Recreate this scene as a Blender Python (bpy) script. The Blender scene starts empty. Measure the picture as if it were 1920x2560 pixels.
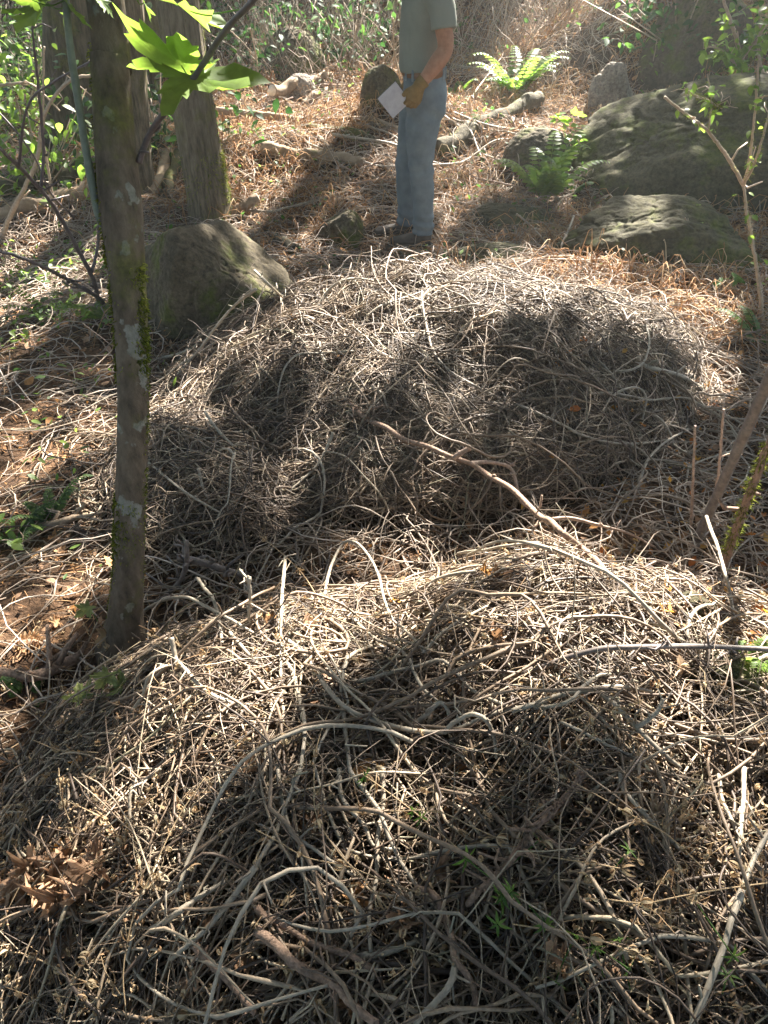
import bpy, math, random
import numpy as np
from mathutils import Vector, noise as mnoise

rng = np.random.default_rng(7)
random.seed(7)
R = math.radians
scene = bpy.context.scene
COL = scene.collection

# ------------------------------------------------------------------ camera
CAMZ, PITCH, FPX = 1.69, 38.0, 1849.0        # focal length in pixels of the 1920x2560 frame
cd = bpy.data.cameras.new('camera')
cam = bpy.data.objects.new('camera', cd); COL.objects.link(cam)
cam.location = (0, 0, CAMZ); cam.rotation_euler = (R(90 - PITCH), 0, 0)
cd.sensor_fit = 'VERTICAL'; cd.sensor_height = 24.0
cd.lens = 12.0 * FPX / 1280.0
cd.clip_start = 0.05; cd.clip_end = 500
scene.camera = cam

# ------------------------------------------------------------------ world + sun
SUN_EL, SUN_AZ = 43.0, 24.0                  # azimuth to the right of straight ahead (+y)
w = bpy.data.worlds.new('World'); scene.world = w; w.use_nodes = True
nt = w.node_tree; nt.nodes.clear()
sky = nt.nodes.new('ShaderNodeTexSky'); sky.sky_type = 'NISHITA'; sky.sun_disc = False
sky.sun_elevation = R(SUN_EL); sky.sun_rotation = R(SUN_AZ)
bg = nt.nodes.new('ShaderNodeBackground'); bg.inputs['Strength'].default_value = 0.052
wo = nt.nodes.new('ShaderNodeOutputWorld')
nt.links.new(sky.outputs[0], bg.inputs[0]); nt.links.new(bg.outputs[0], wo.inputs[0])
SUND = Vector((math.sin(R(SUN_AZ)) * math.cos(R(SUN_EL)), math.cos(R(SUN_AZ)) * math.cos(R(SUN_EL)), math.sin(R(SUN_EL))))
sl = bpy.data.lights.new('sun', 'SUN'); sl.energy = 5.0; sl.angle = R(0.55); sl.color = (1.0, 0.945, 0.865)
so = bpy.data.objects.new('sun', sl); COL.objects.link(so)
so.rotation_euler = (-SUND).to_track_quat('-Z', 'Y').to_euler(); so.location = (4, 8, 12)
scene.view_settings.view_transform = 'Standard'; scene.view_settings.look = 'None'
scene.view_settings.exposure = 3.42; scene.view_settings.gamma = 1.0
scene.cycles.max_bounces = 6; scene.cycles.diffuse_bounces = 4; scene.cycles.transmission_bounces = 4
scene.cycles.transparent_max_bounces = 8
scene.cycles.sample_clamp_indirect = 6.0

# ------------------------------------------------------------------ numpy helpers
def _h(i, j, k, seed):
    n = (i * 374761393 + j * 668265263 + k * 2147483647 + seed * 1274126177) & 0xFFFFFFFF
    n = ((n ^ (n >> 13)) * 1274126177) & 0xFFFFFFFF
    n = ((n ^ (n >> 16)) * 2246822519) & 0xFFFFFFFF
    return ((n ^ (n >> 15)) & 0xFFFFFF) / float(0xFFFFFF)
def vn(x, y, z=0.0, seed=0):
    x, y, z = np.broadcast_arrays(np.asarray(x, float), np.asarray(y, float), np.asarray(z, float))
    xi, yi, zi = np.floor(x).astype(np.int64), np.floor(y).astype(np.int64), np.floor(z).astype(np.int64)
    fx, fy, fz = x - xi, y - yi, z - zi
    fx, fy, fz = [f * f * (3 - 2 * f) for f in (fx, fy, fz)]
    r = 0
    for a in (0, 1):
        for b in (0, 1):
            for c in (0, 1):
                wgt = (fx if a else 1 - fx) * (fy if b else 1 - fy) * (fz if c else 1 - fz)
                r = r + wgt * _h(xi + a, yi + b, zi + c, seed)
    return r * 2 - 1
def fbm(x, y, z=0.0, o=4, seed=0):
    s, a = 0, 0.5
    for k in range(o):
        f = 2.03 ** k
        s = s + a * vn(np.asarray(x) * f, np.asarray(y) * f, np.asarray(z) * f, seed + k); a *= 0.5
    return s
def ss(a, b, x):
    t = np.clip((x - a) / (b - a), 0, 1); return t * t * (3 - 2 * t)
def U(a, b, *s): return rng.uniform(a, b, s)

def mesh_np(name, V, F, smooth=True):
    V = np.ascontiguousarray(V, dtype=np.float32).reshape(-1, 3)
    me = bpy.data.meshes.new(name)
    me.vertices.add(len(V)); me.vertices.foreach_set('co', V.ravel())
    if isinstance(F, np.ndarray): F = [F]
    tot = [f.shape[1] * len(f) for f in F]
    me.loops.add(sum(tot)); me.loops.foreach_set('vertex_index', np.concatenate([f.ravel() for f in F]).astype(np.int32))
    starts, base = [], 0
    for f in F:
        starts.append(base + np.arange(len(f)) * f.shape[1]); base += f.size
    st = np.concatenate(starts).astype(np.int32)
    me.polygons.add(len(st)); me.polygons.foreach_set('loop_start', st)
    me.polygons.foreach_set('use_smooth', np.full(len(st), smooth))
    me.update(calc_edges=True); me.validate()
    return me

def link(name, me, mat, parent=None, loc=None):
    o = bpy.data.objects.new(name, me); COL.objects.link(o)
    if mat is not None: me.materials.append(mat)
    if loc is not None: o.location = loc
    if parent is not None: o.parent = parent
    return o
def obj(name, V, F, mat, parent=None, loc=None, smooth=True):
    """world-space vertices -> object with its origin at loc (or at its parent's)"""
    V = np.asarray(V, float).reshape(-1, 3)
    org = np.array(loc) if loc is not None else (world_loc(parent) if parent is not None else None)
    if org is None: org = np.zeros(3)
    me = mesh_np(name, V - org, F, smooth)
    pl = world_loc(parent) if parent is not None else np.zeros(3)
    return link(name, me, mat, parent, tuple(org - pl))
def world_loc(o):
    l = np.zeros(3)
    while o is not None:
        l = l + np.array(o.location); o = o.parent
    return l
def tag(o, label=None, cat=None, group=None, kind=None):
    if label: o['label'] = label
    if cat: o['category'] = cat
    if group: o['group'] = group
    if kind: o['kind'] = kind
    return o
def empty(name, loc, label, cat, group=None):
    o = bpy.data.objects.new(name, None); COL.objects.link(o); o.location = tuple(loc)
    o.empty_display_size = 0.1
    return tag(o, label, cat, group)

def tubes(P, Rr, S=5):
    """P (N,K,3), Rr (N,K) -> closed tubes"""
    P = np.asarray(P, float); Rr = np.asarray(Rr, float)
    P = np.concatenate([P[:, :1], P, P[:, -1:]], 1)
    Rr = np.concatenate([Rr[:, :1] * 1e-3, Rr, Rr[:, -1:] * 1e-3], 1)
    N, K, _ = P.shape
    T = np.zeros_like(P); T[:, 1:-1] = P[:, 2:] - P[:, :-2]
    T[:, 0] = P[:, 2] - P[:, 0]; T[:, -1] = P[:, -1] - P[:, -3]
    T /= np.linalg.norm(T, axis=2, keepdims=True) + 1e-9
    ref = np.tile(np.array([0., 0, 1]), (N, 1)); ref[np.abs(T[:, 0, 2]) > .8] = (1, 0, 0)
    a = np.cross(T[:, 0], ref); a /= np.linalg.norm(a, axis=1, keepdims=True) + 1e-9
    ang = np.arange(S) * 2 * np.pi / S; ca, sa = np.cos(ang), np.sin(ang)
    V = np.zeros((N, K, S, 3))
    for k in range(K):
        t = T[:, k]; a = a - t * (a * t).sum(1, keepdims=True)
        a /= np.linalg.norm(a, axis=1, keepdims=True) + 1e-9
        b = np.cross(t, a)
        V[:, k] = P[:, k, None] + Rr[:, k, None, None] * (a[:, None] * ca[None, :, None] + b[:, None] * sa[None, :, None])
    n = np.arange(N)[:, None, None] * K * S; k = np.arange(K - 1)[None, :, None] * S; s = np.arange(S)[None, None]
    s2 = (s + 1) % S
    F = np.stack([n + k + s, n + k + s2, n + k + S + s2, n + k + S + s], -1).reshape(-1, 4)
    return V.reshape(-1, 3), F

def catmull(pts, n):
    p = np.asarray(pts, float); d = np.r_[0, np.cumsum(np.linalg.norm(np.diff(p, axis=0), axis=1))]
    t = np.linspace(0, d[-1], n); q = np.vstack([2 * p[0] - p[1], p, 2 * p[-1] - p[-2]])
    i = np.clip(np.searchsorted(d, t, side='right') - 1, 0, len(p) - 2)
    u = ((t - d[i]) / (d[i + 1] - d[i] + 1e-9))[:, None]
    a, b, c, e = q[i], q[i + 1], q[i + 2], q[i + 3]
    return .5 * ((2 * b) + (-a + c) * u + (2 * a - 5 * b + 4 * c - e) * u ** 2 + (-a + 3 * b - 3 * c + e) * u ** 3)

def rotm(yaw, pitch, roll):
    cy, sy, cp, sp, cr, sr = np.cos(yaw), np.sin(yaw), np.cos(pitch), np.sin(pitch), np.cos(roll), np.sin(roll)
    m = np.empty(np.shape(yaw) + (3, 3))
    m[..., 0, 0] = cy * cp; m[..., 0, 1] = cy * sp * sr - sy * cr; m[..., 0, 2] = cy * sp * cr + sy * sr
    m[..., 1, 0] = sy * cp; m[..., 1, 1] = sy * sp * sr + cy * cr; m[..., 1, 2] = sy * sp * cr - cy * sr
    m[..., 2, 0] = -sp; m[..., 2, 1] = cp * sr; m[..., 2, 2] = cp * cr
    return m
def scatter(tV, tF, pos, rot, sc):
    """tV (n,3) or (N,n,3); returns merged arrays"""
    pos = np.asarray(pos, float); N = len(pos); tV = np.asarray(tV, float)
    if tV.ndim == 2: tV = np.broadcast_to(tV, (N,) + tV.shape)
    sc = np.asarray(sc, float)
    if sc.ndim == 1: sc = sc[:, None]
    V = np.einsum('nij,nvj->nvi', rot, tV * sc[:, None, :]) + pos[:, None, :]
    n = tV.shape[1]; Fs = []
    for f in (tF if isinstance(tF, list) else [tF]):
        Fs.append((np.arange(N)[:, None, None] * n + f[None]).reshape(-1, f.shape[1]))
    return V.reshape(-1, 3), Fs
def join(parts):
    V, F, b = [], {}, 0
    for v, fs in parts:
        V.append(v)
        for f in (fs if isinstance(fs, list) else [fs]):
            F.setdefault(f.shape[1], []).append(f + b)
        b += len(v)
    return np.vstack(V), [np.vstack(F[k]) for k in sorted(F)]

# ------------------------------------------------------------------ terrain
def H(x, y):
    x = np.asarray(x, float); y = np.asarray(y, float)
    z = 0.11 * np.clip(y - 5, 0, 4.6) + 0.62 * np.clip(y - 9.6, 0, 30)
    z = z + 0.35 * ss(1.2, 4.5, x) * ss(3.5, 7, y)
    z = z + 0.62 * np.exp(-(((x - 2.7) / 1.25) ** 2 + ((y - 9.0) / 0.9) ** 2))         # brown hump upper right
    z = z + 0.28 * np.exp(-(((x - 0.1) / 1.1) ** 2 + ((y - 7.4) / 0.5) ** 2))
    z = z + 0.20 * np.exp(-(((x + 1.0) / 0.9) ** 2 + ((y - 6.6) / 0.4) ** 2))
    z = z - 0.05 * np.clip(-x - 1.5, 0, 6)
    z = z + 0.17 * fbm(x * .9, y * .9, 0, 4, 3) * ss(1, 6, y) + 0.035 * fbm(x * 3, y * 3, 0, 3, 9)
    return z
def bump(x, y, cx, cy, rx, rf, rb, h, p=1.0):
    dy = (y - cy); ry = np.where(dy < 0, rf, rb)
    d2 = ((x - cx) / rx) ** 2 + (dy / ry) ** 2
    return h * np.clip(1 - d2, 0, 1) ** p
def P1(x, y):
    x = np.asarray(x, float); y = np.asarray(y, float)
    b = bump(x - .12 * (y - 3.6), y, .30, 3.40, 1.30, 1.34, .66, .325, .62)
    b = np.maximum(b, bump(x, y, -.66, 2.40, .46, .6, .75, .16))
    return b * (1 + .42 * fbm(x * 2.0, y * 2.0, 0, 3, 21))
def P2(x, y):
    x = np.asarray(x, float); y = np.asarray(y, float)
    b = bump(x, y, .42, 1.02, 1.38, 1.25, .78, .46, .95)
    return b * (1 + .36 * fbm(x * 2.4 + 5, y * 2.4, 0, 3, 31))
def SF(x, y): return H(x, y) + P1(x, y) + P2(x, y)

K5 = 1920 / 1659.0
fw = np.array([0, math.cos(R(PITCH)), -math.sin(R(PITCH))]); upv = np.array([0, math.sin(R(PITCH)), math.cos(R(PITCH))])
def ray(u, v):
    """photo pixel (1920x2560) -> direction"""
    return fw + np.array([1, 0, 0]) * (u - 960) / FPX + upv * (1280 - v) / FPX
def at(u, v, D):
    d = ray(u, v); return np.array([0, 0, CAMZ]) + d * (D / d[1])
def hit(u, v, lift=0.0, surf=SF):
    d = ray(u, v); d = d / np.linalg.norm(d)
    ts = np.arange(.4, 26, .02); p = np.array([0, 0, CAMZ]) + ts[:, None] * d
    below = p[:, 2] < surf(p[:, 0], p[:, 1]) + lift
    i = int(np.argmax(below)) if below.any() else len(ts) - 1
    return p[i]

def even(W, mx=.10):
    """points read off a crest can land far behind it: pull them to the depth of their neighbours"""
    D = np.array([p[1] for p in W]); c = np.array([0, 0, CAMZ]); d = [(np.array(p) - c) / p[1] for p in W]
    L = [np.linalg.norm(d[i + 1] - d[i]) * min(D[i], D[i + 1]) * 1.3 + mx for i in range(len(W) - 1)]
    for _ in range(3):
        for i in range(1, len(D)): D[i] = min(D[i], D[i - 1] + L[i - 1])
        for i in range(len(D) - 2, -1, -1): D[i] = min(D[i], D[i + 1] + L[i])
    return [c + d[i] * D[i] for i in range(len(W))]

# ------------------------------------------------------------------ materials
def new_mat(name):
    m = bpy.data.materials.new(name); m.use_nodes = True; m.node_tree.nodes.clear()
    return m, m.node_tree.nodes, m.node_tree.links
def ramp(N, stops):
    r = N.new('ShaderNodeValToRGB'); e = r.color_ramp.elements
    while len(e) > 1: e.remove(e[-1])
    e[0].position = stops[0][0]; e[0].color = (*stops[0][1], 1)
    for p, c in stops[1:]:
        x = e.new(p); x.color = (*c, 1)
    return r
def tex(N, L, scale, detail=5, rough=.6, stretch=None):
    tc = N.new('ShaderNodeTexCoord'); src = tc.outputs['Object']
    if stretch:
        mp = N.new('ShaderNodeMapping'); mp.inputs['Scale'].default_value = stretch; L.new(src, mp.inputs[0]); src = mp.outputs[0]
    n = N.new('ShaderNodeTexNoise'); n.inputs['Scale'].default_value = scale
    n.inputs['Detail'].default_value = detail; n.inputs['Roughness'].default_value = rough
    L.new(src, n.inputs['Vector']); return n
def mixc(N, L, fac, a, b):
    m = N.new('ShaderNodeMix'); m.data_type = 'RGBA'
    for s, i in ((fac, 0), (a, 6), (b, 7)):
        if hasattr(s, 'links') or hasattr(s, 'is_linked'): L.new(s, m.inputs[i])
        elif i == 0: m.inputs[0].default_value = s
        else: m.inputs[i].default_value = (*s, 1)
    return m.outputs[2]
def finish(m, N, L, col, rough=.8, spec=.3, bump=None, bd=.01, bs=.6, transl=None):
    p = N.new('ShaderNodeBsdfPrincipled'); out = N.new('ShaderNodeOutputMaterial')
    if isinstance(col, tuple): p.inputs['Base Color'].default_value = (*col, 1)
    else: L.new(col, p.inputs['Base Color'])
    p.inputs['Roughness'].default_value = rough; p.inputs['Specular IOR Level'].default_value = spec
    if bump is not None:
        b = N.new('ShaderNodeBump'); b.inputs['Strength'].default_value = bs; b.inputs['Distance'].default_value = bd
        L.new(bump, b.inputs['Height']); L.new(b.outputs[0], p.inputs['Normal'])
    sh = p.outputs[0]
    if transl:
        t = N.new('ShaderNodeBsdfTranslucent')
        if isinstance(col, tuple): t.inputs[0].default_value = (*col, 1)
        else:
            g = N.new('ShaderNodeHueSaturation'); g.inputs['Value'].default_value = transl[1]; g.inputs['Saturation'].default_value = 1.1
            L.new(col, g.inputs['Color']); L.new(g.outputs[0], t.inputs[0])
        mx = N.new('ShaderNodeMixShader'); mx.inputs[0].default_value = transl[0]
        L.new(sh, mx.inputs[1]); L.new(t.outputs[0], mx.inputs[2]); sh = mx.outputs[0]
    L.new(sh, out.inputs[0]); return m
def island_mat(name, stops, rough=.75, spec=.35, nscale=60, namt=.35, transl=None, bd=.002, bs=.4):
    m, N, L = new_mat(name)
    g = N.new('ShaderNodeNewGeometry'); r = ramp(N, stops); L.new(g.outputs['Random Per Island'], r.inputs[0])
    n = tex(N, L, nscale, 4, .65)
    mr = N.new('ShaderNodeMapRange'); mr.inputs[1].default_value = .3; mr.inputs[2].default_value = .7
    mr.inputs[3].default_value = 1 - namt; mr.inputs[4].default_value = 1 + namt
    L.new(n.outputs[0], mr.inputs[0])
    hs = N.new('ShaderNodeHueSaturation'); L.new(r.outputs[0], hs.inputs['Color']); L.new(mr.outputs[0], hs.inputs['Value'])
    return finish(m, N, L, hs.outputs[0], rough, spec, n.outputs[0], bd, bs, transl)
M = {}
M['vine'] = island_mat('vine_stem', [(0, (.036, .023, .014)), (.3, (.080, .051, .031)), (.58, (.158, .108, .067)), (.80, (.27, .20, .13)), (.93, (.38, .30, .205)), (1, (.13, .115, .065))], .6, .5, 90, .4)
M['vine_pale'] = island_mat('pale_vine', [(0, (.16, .12, .085)), (.5, (.28, .23, .17)), (1, (.22, .20, .135))], .6, .45, 60, .3)
M['vine_dark'] = island_mat('dark_stick', [(0, (.10, .08, .07)), (1, (.15, .12, .10))], .6, .4, 60, .4)
M['stick'] = island_mat('stick_bark', [(0, (.22, .15, .11)), (1, (.32, .23, .17))], .75, .3, 70, .5, bd=.003)
M['brownstick'] = island_mat('brown_bark', [(0, (.17, .11, .075)), (1, (.24, .16, .11))], .8, .25, 120, .5, bd=.004, bs=.8)
M['litter'] = island_mat('dry_strands', [(0, (.22, .11, .05)), (.35, (.38, .21, .10)), (.7, (.50, .32, .17)), (1, (.46, .37, .24))], .8, .2, 30, .2, (.25, 1.0))
M['strand_pale'] = island_mat('pale_strands', [(0, (.14, .10, .075)), (.5, (.30, .235, .175)), (1, (.46, .385, .31))], .75, .3, 30, .2)
M['deadleaf'] = island_mat('dead_leaf', [(0, (.13, .075, .045)), (.4, (.27, .16, .09)), (.75, (.38, .24, .15)), (1, (.48, .24, .08))], .75, .25, 50, .3, (.3, 1.1))
M['clvleaf'] = island_mat('orange_dry_leaf', [(0, (.42, .18, .05)), (1, (.50, .28, .09))], .75, .25, 50, .2, (.3, 1.0))
M['orangeleaf'] = island_mat('orange_leaf', [(0, (.34, .11, .03)), (.5, (.45, .20, .05)), (1, (.42, .27, .07))], .7, .3, 50, .25, (.35, 1.1))
M['paleleaf'] = island_mat('pale_dead_leaf', [(0, (.34, .23, .15)), (1, (.52, .40, .28))], .75, .25, 50, .3, (.3, 1.0))
M['clv'] = island_mat('dried_bedstraw', [(0, (.26, .155, .08)), (.5, (.38, .265, .15)), (1, (.38, .315, .20))], .75, .25, 50, .2, (.3, 1.0))
M['green'] = island_mat('green_leaf', [(0, (.03, .06, .018)), (.5, (.055, .105, .025)), (1, (.11, .17, .04))], .6, .28, 30, .25, (.5, 2.2))
M['yelgreen'] = island_mat('yellow_green_leaf', [(0, (.08, .14, .03)), (1, (.155, .22, .045))], .5, .4, 30, .2, (.55, 2.0))
M['darkgreen'] = island_mat('deep_green_leaf', [(0, (.018, .045, .014)), (.6, (.035, .08, .022)), (1, (.07, .13, .03))], .62, .25, 30, .25, (.4, 1.8))
M['canopy'] = island_mat('canopy_leaf', [(0, (.045, .075, .022)), (1, (.075, .12, .035))], .6, .3, 10, .1, (.3, 1.3))
M['moss'] = island_mat('moss', [(0, (.06, .075, .012)), (.6, (.14, .16, .022)), (1, (.26, .27, .04))], .95, .1, 40, .3, (.3, 1.3))
M['turning'] = island_mat('turning_leaf', [(0, (.10, .17, .05)), (.55, (.16, .22, .06)), (.7, (.32, .20, .08)), (1, (.40, .22, .09))], .6, .3, 40, .35, (.35, 1.5))

def soil_mat():
    m, N, L = new_mat('forest_soil')
    n1 = tex(N, L, 3.2, 8, .65); n2 = tex(N, L, 45, 6, .7)
    r1 = ramp(N, [(.3, (.045, .028, .018)), (.5, (.09, .055, .034)), (.66, (.16, .095, .055)), (.8, (.07, .07, .03))])
    r2 = ramp(N, [(.35, (.3, .3, .3)), (.7, (1.5, 1.45, 1.35))])
    L.new(n1.outputs[0], r1.inputs[0]); L.new(n2.outputs[0], r2.inputs[0])
    mm = N.new('ShaderNodeMix'); mm.data_type = 'RGBA'; mm.blend_type = 'MULTIPLY'; mm.inputs[0].default_value = 1
    L.new(r1.outputs[0], mm.inputs[6]); L.new(r2.outputs[0], mm.inputs[7])
    return finish(m, N, L, mm.outputs[2], .95, .1, n2.outputs[0], .02, 1)
M['soil'] = soil_mat()
M['debris'] = island_mat('gap_shade_debris', [(0, (.028, .019, .012)), (1, (.03, .02, .013))], .95, .1, 14, .5)  # near-black brown carries the shade of the gaps between stems
def rock_mat(name, a, b, moss=.5, seed=0):
    m, N, L = new_mat(name)
    n1 = tex(N, L, 2.2 + seed, 8, .65); n2 = tex(N, L, 38, 8, .75); n3 = tex(N, L, 3.0, 6, .7)
    r = ramp(N, [(.3, a), (.62, b), (.75, tuple(c * 1.25 for c in b))]); L.new(n1.outputs[0], r.inputs[0])
    sp = ramp(N, [(.38, (.45, .45, .45)), (.55, (1, 1, 1)), (.7, (1.35, 1.35, 1.3))]); L.new(n2.outputs[0], sp.inputs[0])
    mm = N.new('ShaderNodeMix'); mm.data_type = 'RGBA'; mm.blend_type = 'MULTIPLY'; mm.inputs[0].default_value = 1
    L.new(r.outputs[0], mm.inputs[6]); L.new(sp.outputs[0], mm.inputs[7])
    mr = ramp(N, [(1 - moss - .06, (0, 0, 0)), (1 - moss + .06, (1, 1, 1))]); L.new(n3.outputs[0], mr.inputs[0])
    mg = ramp(N, [(.3, (.035, .045, .01)), (.7, (.12, .13, .03))]); L.new(n2.outputs[0], mg.inputs[0])
    c = mixc(N, L, mr.outputs[0], mm.outputs[2], mg.outputs[0])
    return finish(m, N, L, c, .9, .2, n2.outputs[0], .012, .9)
M['rock_big'] = rock_mat('boulder_rock', (.035, .032, .017), (.11, .097, .055), .44)
M['rock_brown'] = rock_mat('brown_rock', (.055, .044, .027), (.16, .13, .085), .46, .7)
M['rock_pale'] = rock_mat('pale_rock', (.17, .14, .11), (.32, .27, .22), .32, 1.5)
def bark_mat(name, a, b, lichen=.0, mossc=0.0, stretch=(9, 9, 1.6)):
    m, N, L = new_mat(name)
    n = tex(N, L, 4.5, 8, .7, stretch); n2 = tex(N, L, 60, 4, .7)
    r = ramp(N, [(.32, a), (.62, b)]); L.new(n.outputs[0], r.inputs[0]); c = r.outputs[0]
    if lichen:
        l = tex(N, L, 17, 4, .55, (1, 1, .8)); lr = ramp(N, [(.60, (0, 0, 0)), (.63, (1, 1, 1))]); L.new(l.outputs[0], lr.inputs[0])
        lc = ramp(N, [(.35, (.14, .135, .11)), (.7, (.24, .23, .19))]); L.new(n2.outputs[0], lc.inputs[0])
        c = mixc(N, L, lr.outputs[0], c, lc.outputs[0])
    if mossc:
        g = tex(N, L, 3.2, 6, .7); gr = ramp(N, [(1 - mossc - .08, (0, 0, 0)), (1 - mossc + .08, (1, 1, 1))]); L.new(g.outputs[0], gr.inputs[0])
        gc = ramp(N, [(.35, (.05, .055, .012)), (.7, (.15, .15, .03))]); L.new(n2.outputs[0], gc.inputs[0])
        c = mixc(N, L, gr.outputs[0], c, gc.outputs[0])
    return finish(m, N, L, c, .88, .2, n.outputs[0], .012, .8)
M['bark_fore'] = bark_mat('lichen_bark', (.045, .034, .024), (.15, .115, .08), .5, .40, (5, 5, 2.2))
M['bark_grey'] = bark_mat('furrowed_bark', (.035, .028, .018), (.19, .155, .105), 0, .40)
M['bark_dark'] = bark_mat('dark_furrowed_bark', (.03, .026, .016), (.12, .10, .065), 0, .42)
M['log'] = bark_mat('weathered_log', (.13, .09, .06), (.33, .25, .17), 0, .30, (2, 2, 2))
M['cutwood'] = island_mat('cut_wood', [(0, (.62, .52, .40)), (1, (.75, .66, .54))], .7, .3, 40, .12)
M['stem_green'] = island_mat('green_grey_stem', [(0, (.10, .12, .09)), (1, (.13, .15, .11))], .5, .4, 40, .25)
M['stem_dark'] = island_mat('dark_stem', [(0, (.06, .045, .045)), (1, (.11, .085, .08))], .5, .45, 60, .35)
M['stem_tan'] = island_mat('tan_stem', [(0, (.27, .19, .12)), (1, (.40, .31, .22))], .6, .35, 60, .25)

# ------------------------------------------------------------------ ground sheet
def axis(lo, hi, c, n, k):
    t = np.linspace(-1, 1, n); s = np.sinh(t * k) / np.sinh(k)
    return np.where(s < 0, c + s * (c - lo), c + s * (hi - c))
gx = axis(-70, 70, 0, 420, 4.6); gy = axis(-40, 110, 4.0, 460, 4.2)
X, Y = np.meshgrid(gx, gy); Z = H(X, Y) + .012 * fbm(X * 14, Y * 14, 0, 3, 77)
n0, n1 = X.shape; idx = np.arange(n0 * n1).reshape(n0, n1)
GF = np.stack([idx[:-1, :-1], idx[:-1, 1:], idx[1:, 1:], idx[1:, :-1]], -1).reshape(-1, 4)
tag(obj('ground', np.stack([X, Y, Z], -1), GF, M['soil']), 'brown forest soil of the slope', 'ground', kind='structure')

# ------------------------------------------------------------------ leaf templates
def leaf_maple(lobes=5, curl=.15, seed=0, crumple=.05):
    r = np.random.default_rng(seed); pts = []
    angs = np.linspace(-125, 125, lobes) if lobes > 3 else np.array([-70, 0, 70])
    rad = {5: [.55, .9, 1.0, .9, .55], 3: [.8, 1, .8]}[lobes]
    out = [(-.12, .0)]
    for i, (a, q) in enumerate(zip(angs, rad)):
        for da, f in ((-22, .58), (-17, .76), (-11, .70), (-6, .86), (0, 1.0), (6, .86), (11, .70), (17, .76), (22, .58)):
            t = R(a + da * (1.25 if lobes == 3 else 1)); out.append((math.cos(t) * q * f, math.sin(t) * q * f))
        if i < lobes - 1:
            t = R((a + angs[i + 1]) / 2); out.append((math.cos(t) * .44, math.sin(t) * .44))
    out = np.array(out); n = len(out)
    inner = out * .5
    V2 = np.vstack([[0.0, 0.0], inner, out]); rr = np.linalg.norm(V2, axis=1)
    z = curl * (rr ** 2) * (np.sin(3 * np.arctan2(V2[:, 1], V2[:, 0]) + seed) * .6 + .5) + crumple * r.normal(size=len(V2)) * (rr + .1)
    V = np.c_[V2 * .5, z * .5]
    k = np.arange(n); k2 = (k + 1) % n
    tri = np.stack([np.zeros(n, int), 1 + k, 1 + k2], 1); quad = np.stack([1 + k, 1 + n + k, 1 + n + k2, 1 + k2], 1)
    return V, [tri, quad]
def leaf_oval(w=.5, fold=.15, droop=.15, n=5):
    xs = np.linspace(0, 1, n); V = []
    for x in xs:
        h = w * .5 * math.sin(math.pi * min(.999, max(.001, x ** .8)) ) + .004
        z = -droop * x * x
        V += [(x, -h, z + fold * h), (x, 0, z), (x, h, z + fold * h)]
    F = []
    for i in range(n - 1):
        a = i * 3; F += [(a, a + 3, a + 4, a + 1), (a + 1, a + 4, a + 5, a + 2)]
    return np.array(V), np.array(F)
def strip(curlr, n=7, w=.07):
    """narrow dry leaf that curls back on itself"""
    t = np.linspace(0, 1, n); a = curlr * t * 2 * np.pi
    x = np.sin(a) / (curlr * 2 * np.pi); z = (1 - np.cos(a)) / (curlr * 2 * np.pi)
    ww = w * np.sin(np.pi * np.clip(t * .9 + .08, 0, 1))
    V = np.stack([np.c_[x, -ww, z], np.c_[x, ww, z]], 1).reshape(-1, 3)
    k = np.arange(n - 1) * 2; return V, np.stack([k, k + 2, k + 3, k + 1], 1)

def norm_rot(x, y, f, tilt, e=.05):
    """random yaw leaf frames tilted with the surface"""
    n = len(x); return rotm(U(0, 6.283, n), rng.normal(0, tilt, n), rng.normal(0, tilt, n))

# ------------------------------------------------------------------ vines
def walk(x, y, th, L, K, layer, wob=.5, jit=.02, arch=None, surf=None, pile=None, straight=.35):
    N = len(x); st = L[:, None] / (K - 1)
    cur = rng.normal(0, straight, (N, 1)) * np.ones((1, K)) + rng.normal(0, wob, (N, K))
    sm = cur.copy()
    for k in range(1, K): sm[:, k] = .72 * sm[:, k - 1] + .5 * cur[:, k]
    kink = (rng.random((N, K)) < .16) * rng.normal(0, .85, (N, K))
    a = th[:, None] + np.cumsum(sm * st * 4.5 + kink * .8, 1)
    px = x[:, None] + np.cumsum(np.cos(a) * st, 1); py = y[:, None] + np.cumsum(np.sin(a) * st, 1)
    ph = U(0, 6.28, N, 1); t = np.linspace(0, 1, K)[None]
    z = H(px, py) + pile(px, py) * layer[:, None] if pile is not None else H(px, py)
    z = z + jit * (np.sin(ph + t * U(3, 9, N, 1)) + .5 * np.sin(ph * 3 + t * U(9, 18, N, 1)) + .9)
    if arch is not None: z = z + arch[:, None] * np.sin(np.pi * t) ** 1.3
    return np.stack([px, py, z], -1)
def radii(P, r, taper=.5, knot=.18):
    N, K, _ = P.shape; t = np.linspace(0, 1, K)[None]
    nz = knot * (rng.random((N, K)) - .5); kn = .35 * (rng.random((N, K)) < .06)
    if K > 30:                       # densely sampled sticks: broad swellings, small nodes
        ker = np.hanning(9); ker /= ker.sum(); f = lambda q: np.stack([np.convolve(np.pad(v, 4, mode='edge'), ker, 'valid') for v in q])
        nz = f(nz) * 1.6; kn = f(kn) * .9
    return r[:, None] * (1 - taper * t) * (1 + nz + kn)
def in_pile(n, pile, box, mn=.02):
    x = U(box[0], box[1], n * 6); y = U(box[2], box[3], n * 6); k = pile(x, y) > mn
    return x[k][:n], y[k][:n]
def inside(P, pile, frac=.12, stray=.05):
    o = (pile(P[:, :, 0], P[:, :, 1]) < .003).mean(1); return (o < frac) | (rng.random(len(P)) < stray * (1 + 3 * (P[:, 0, 0] < -.2)))
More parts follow.
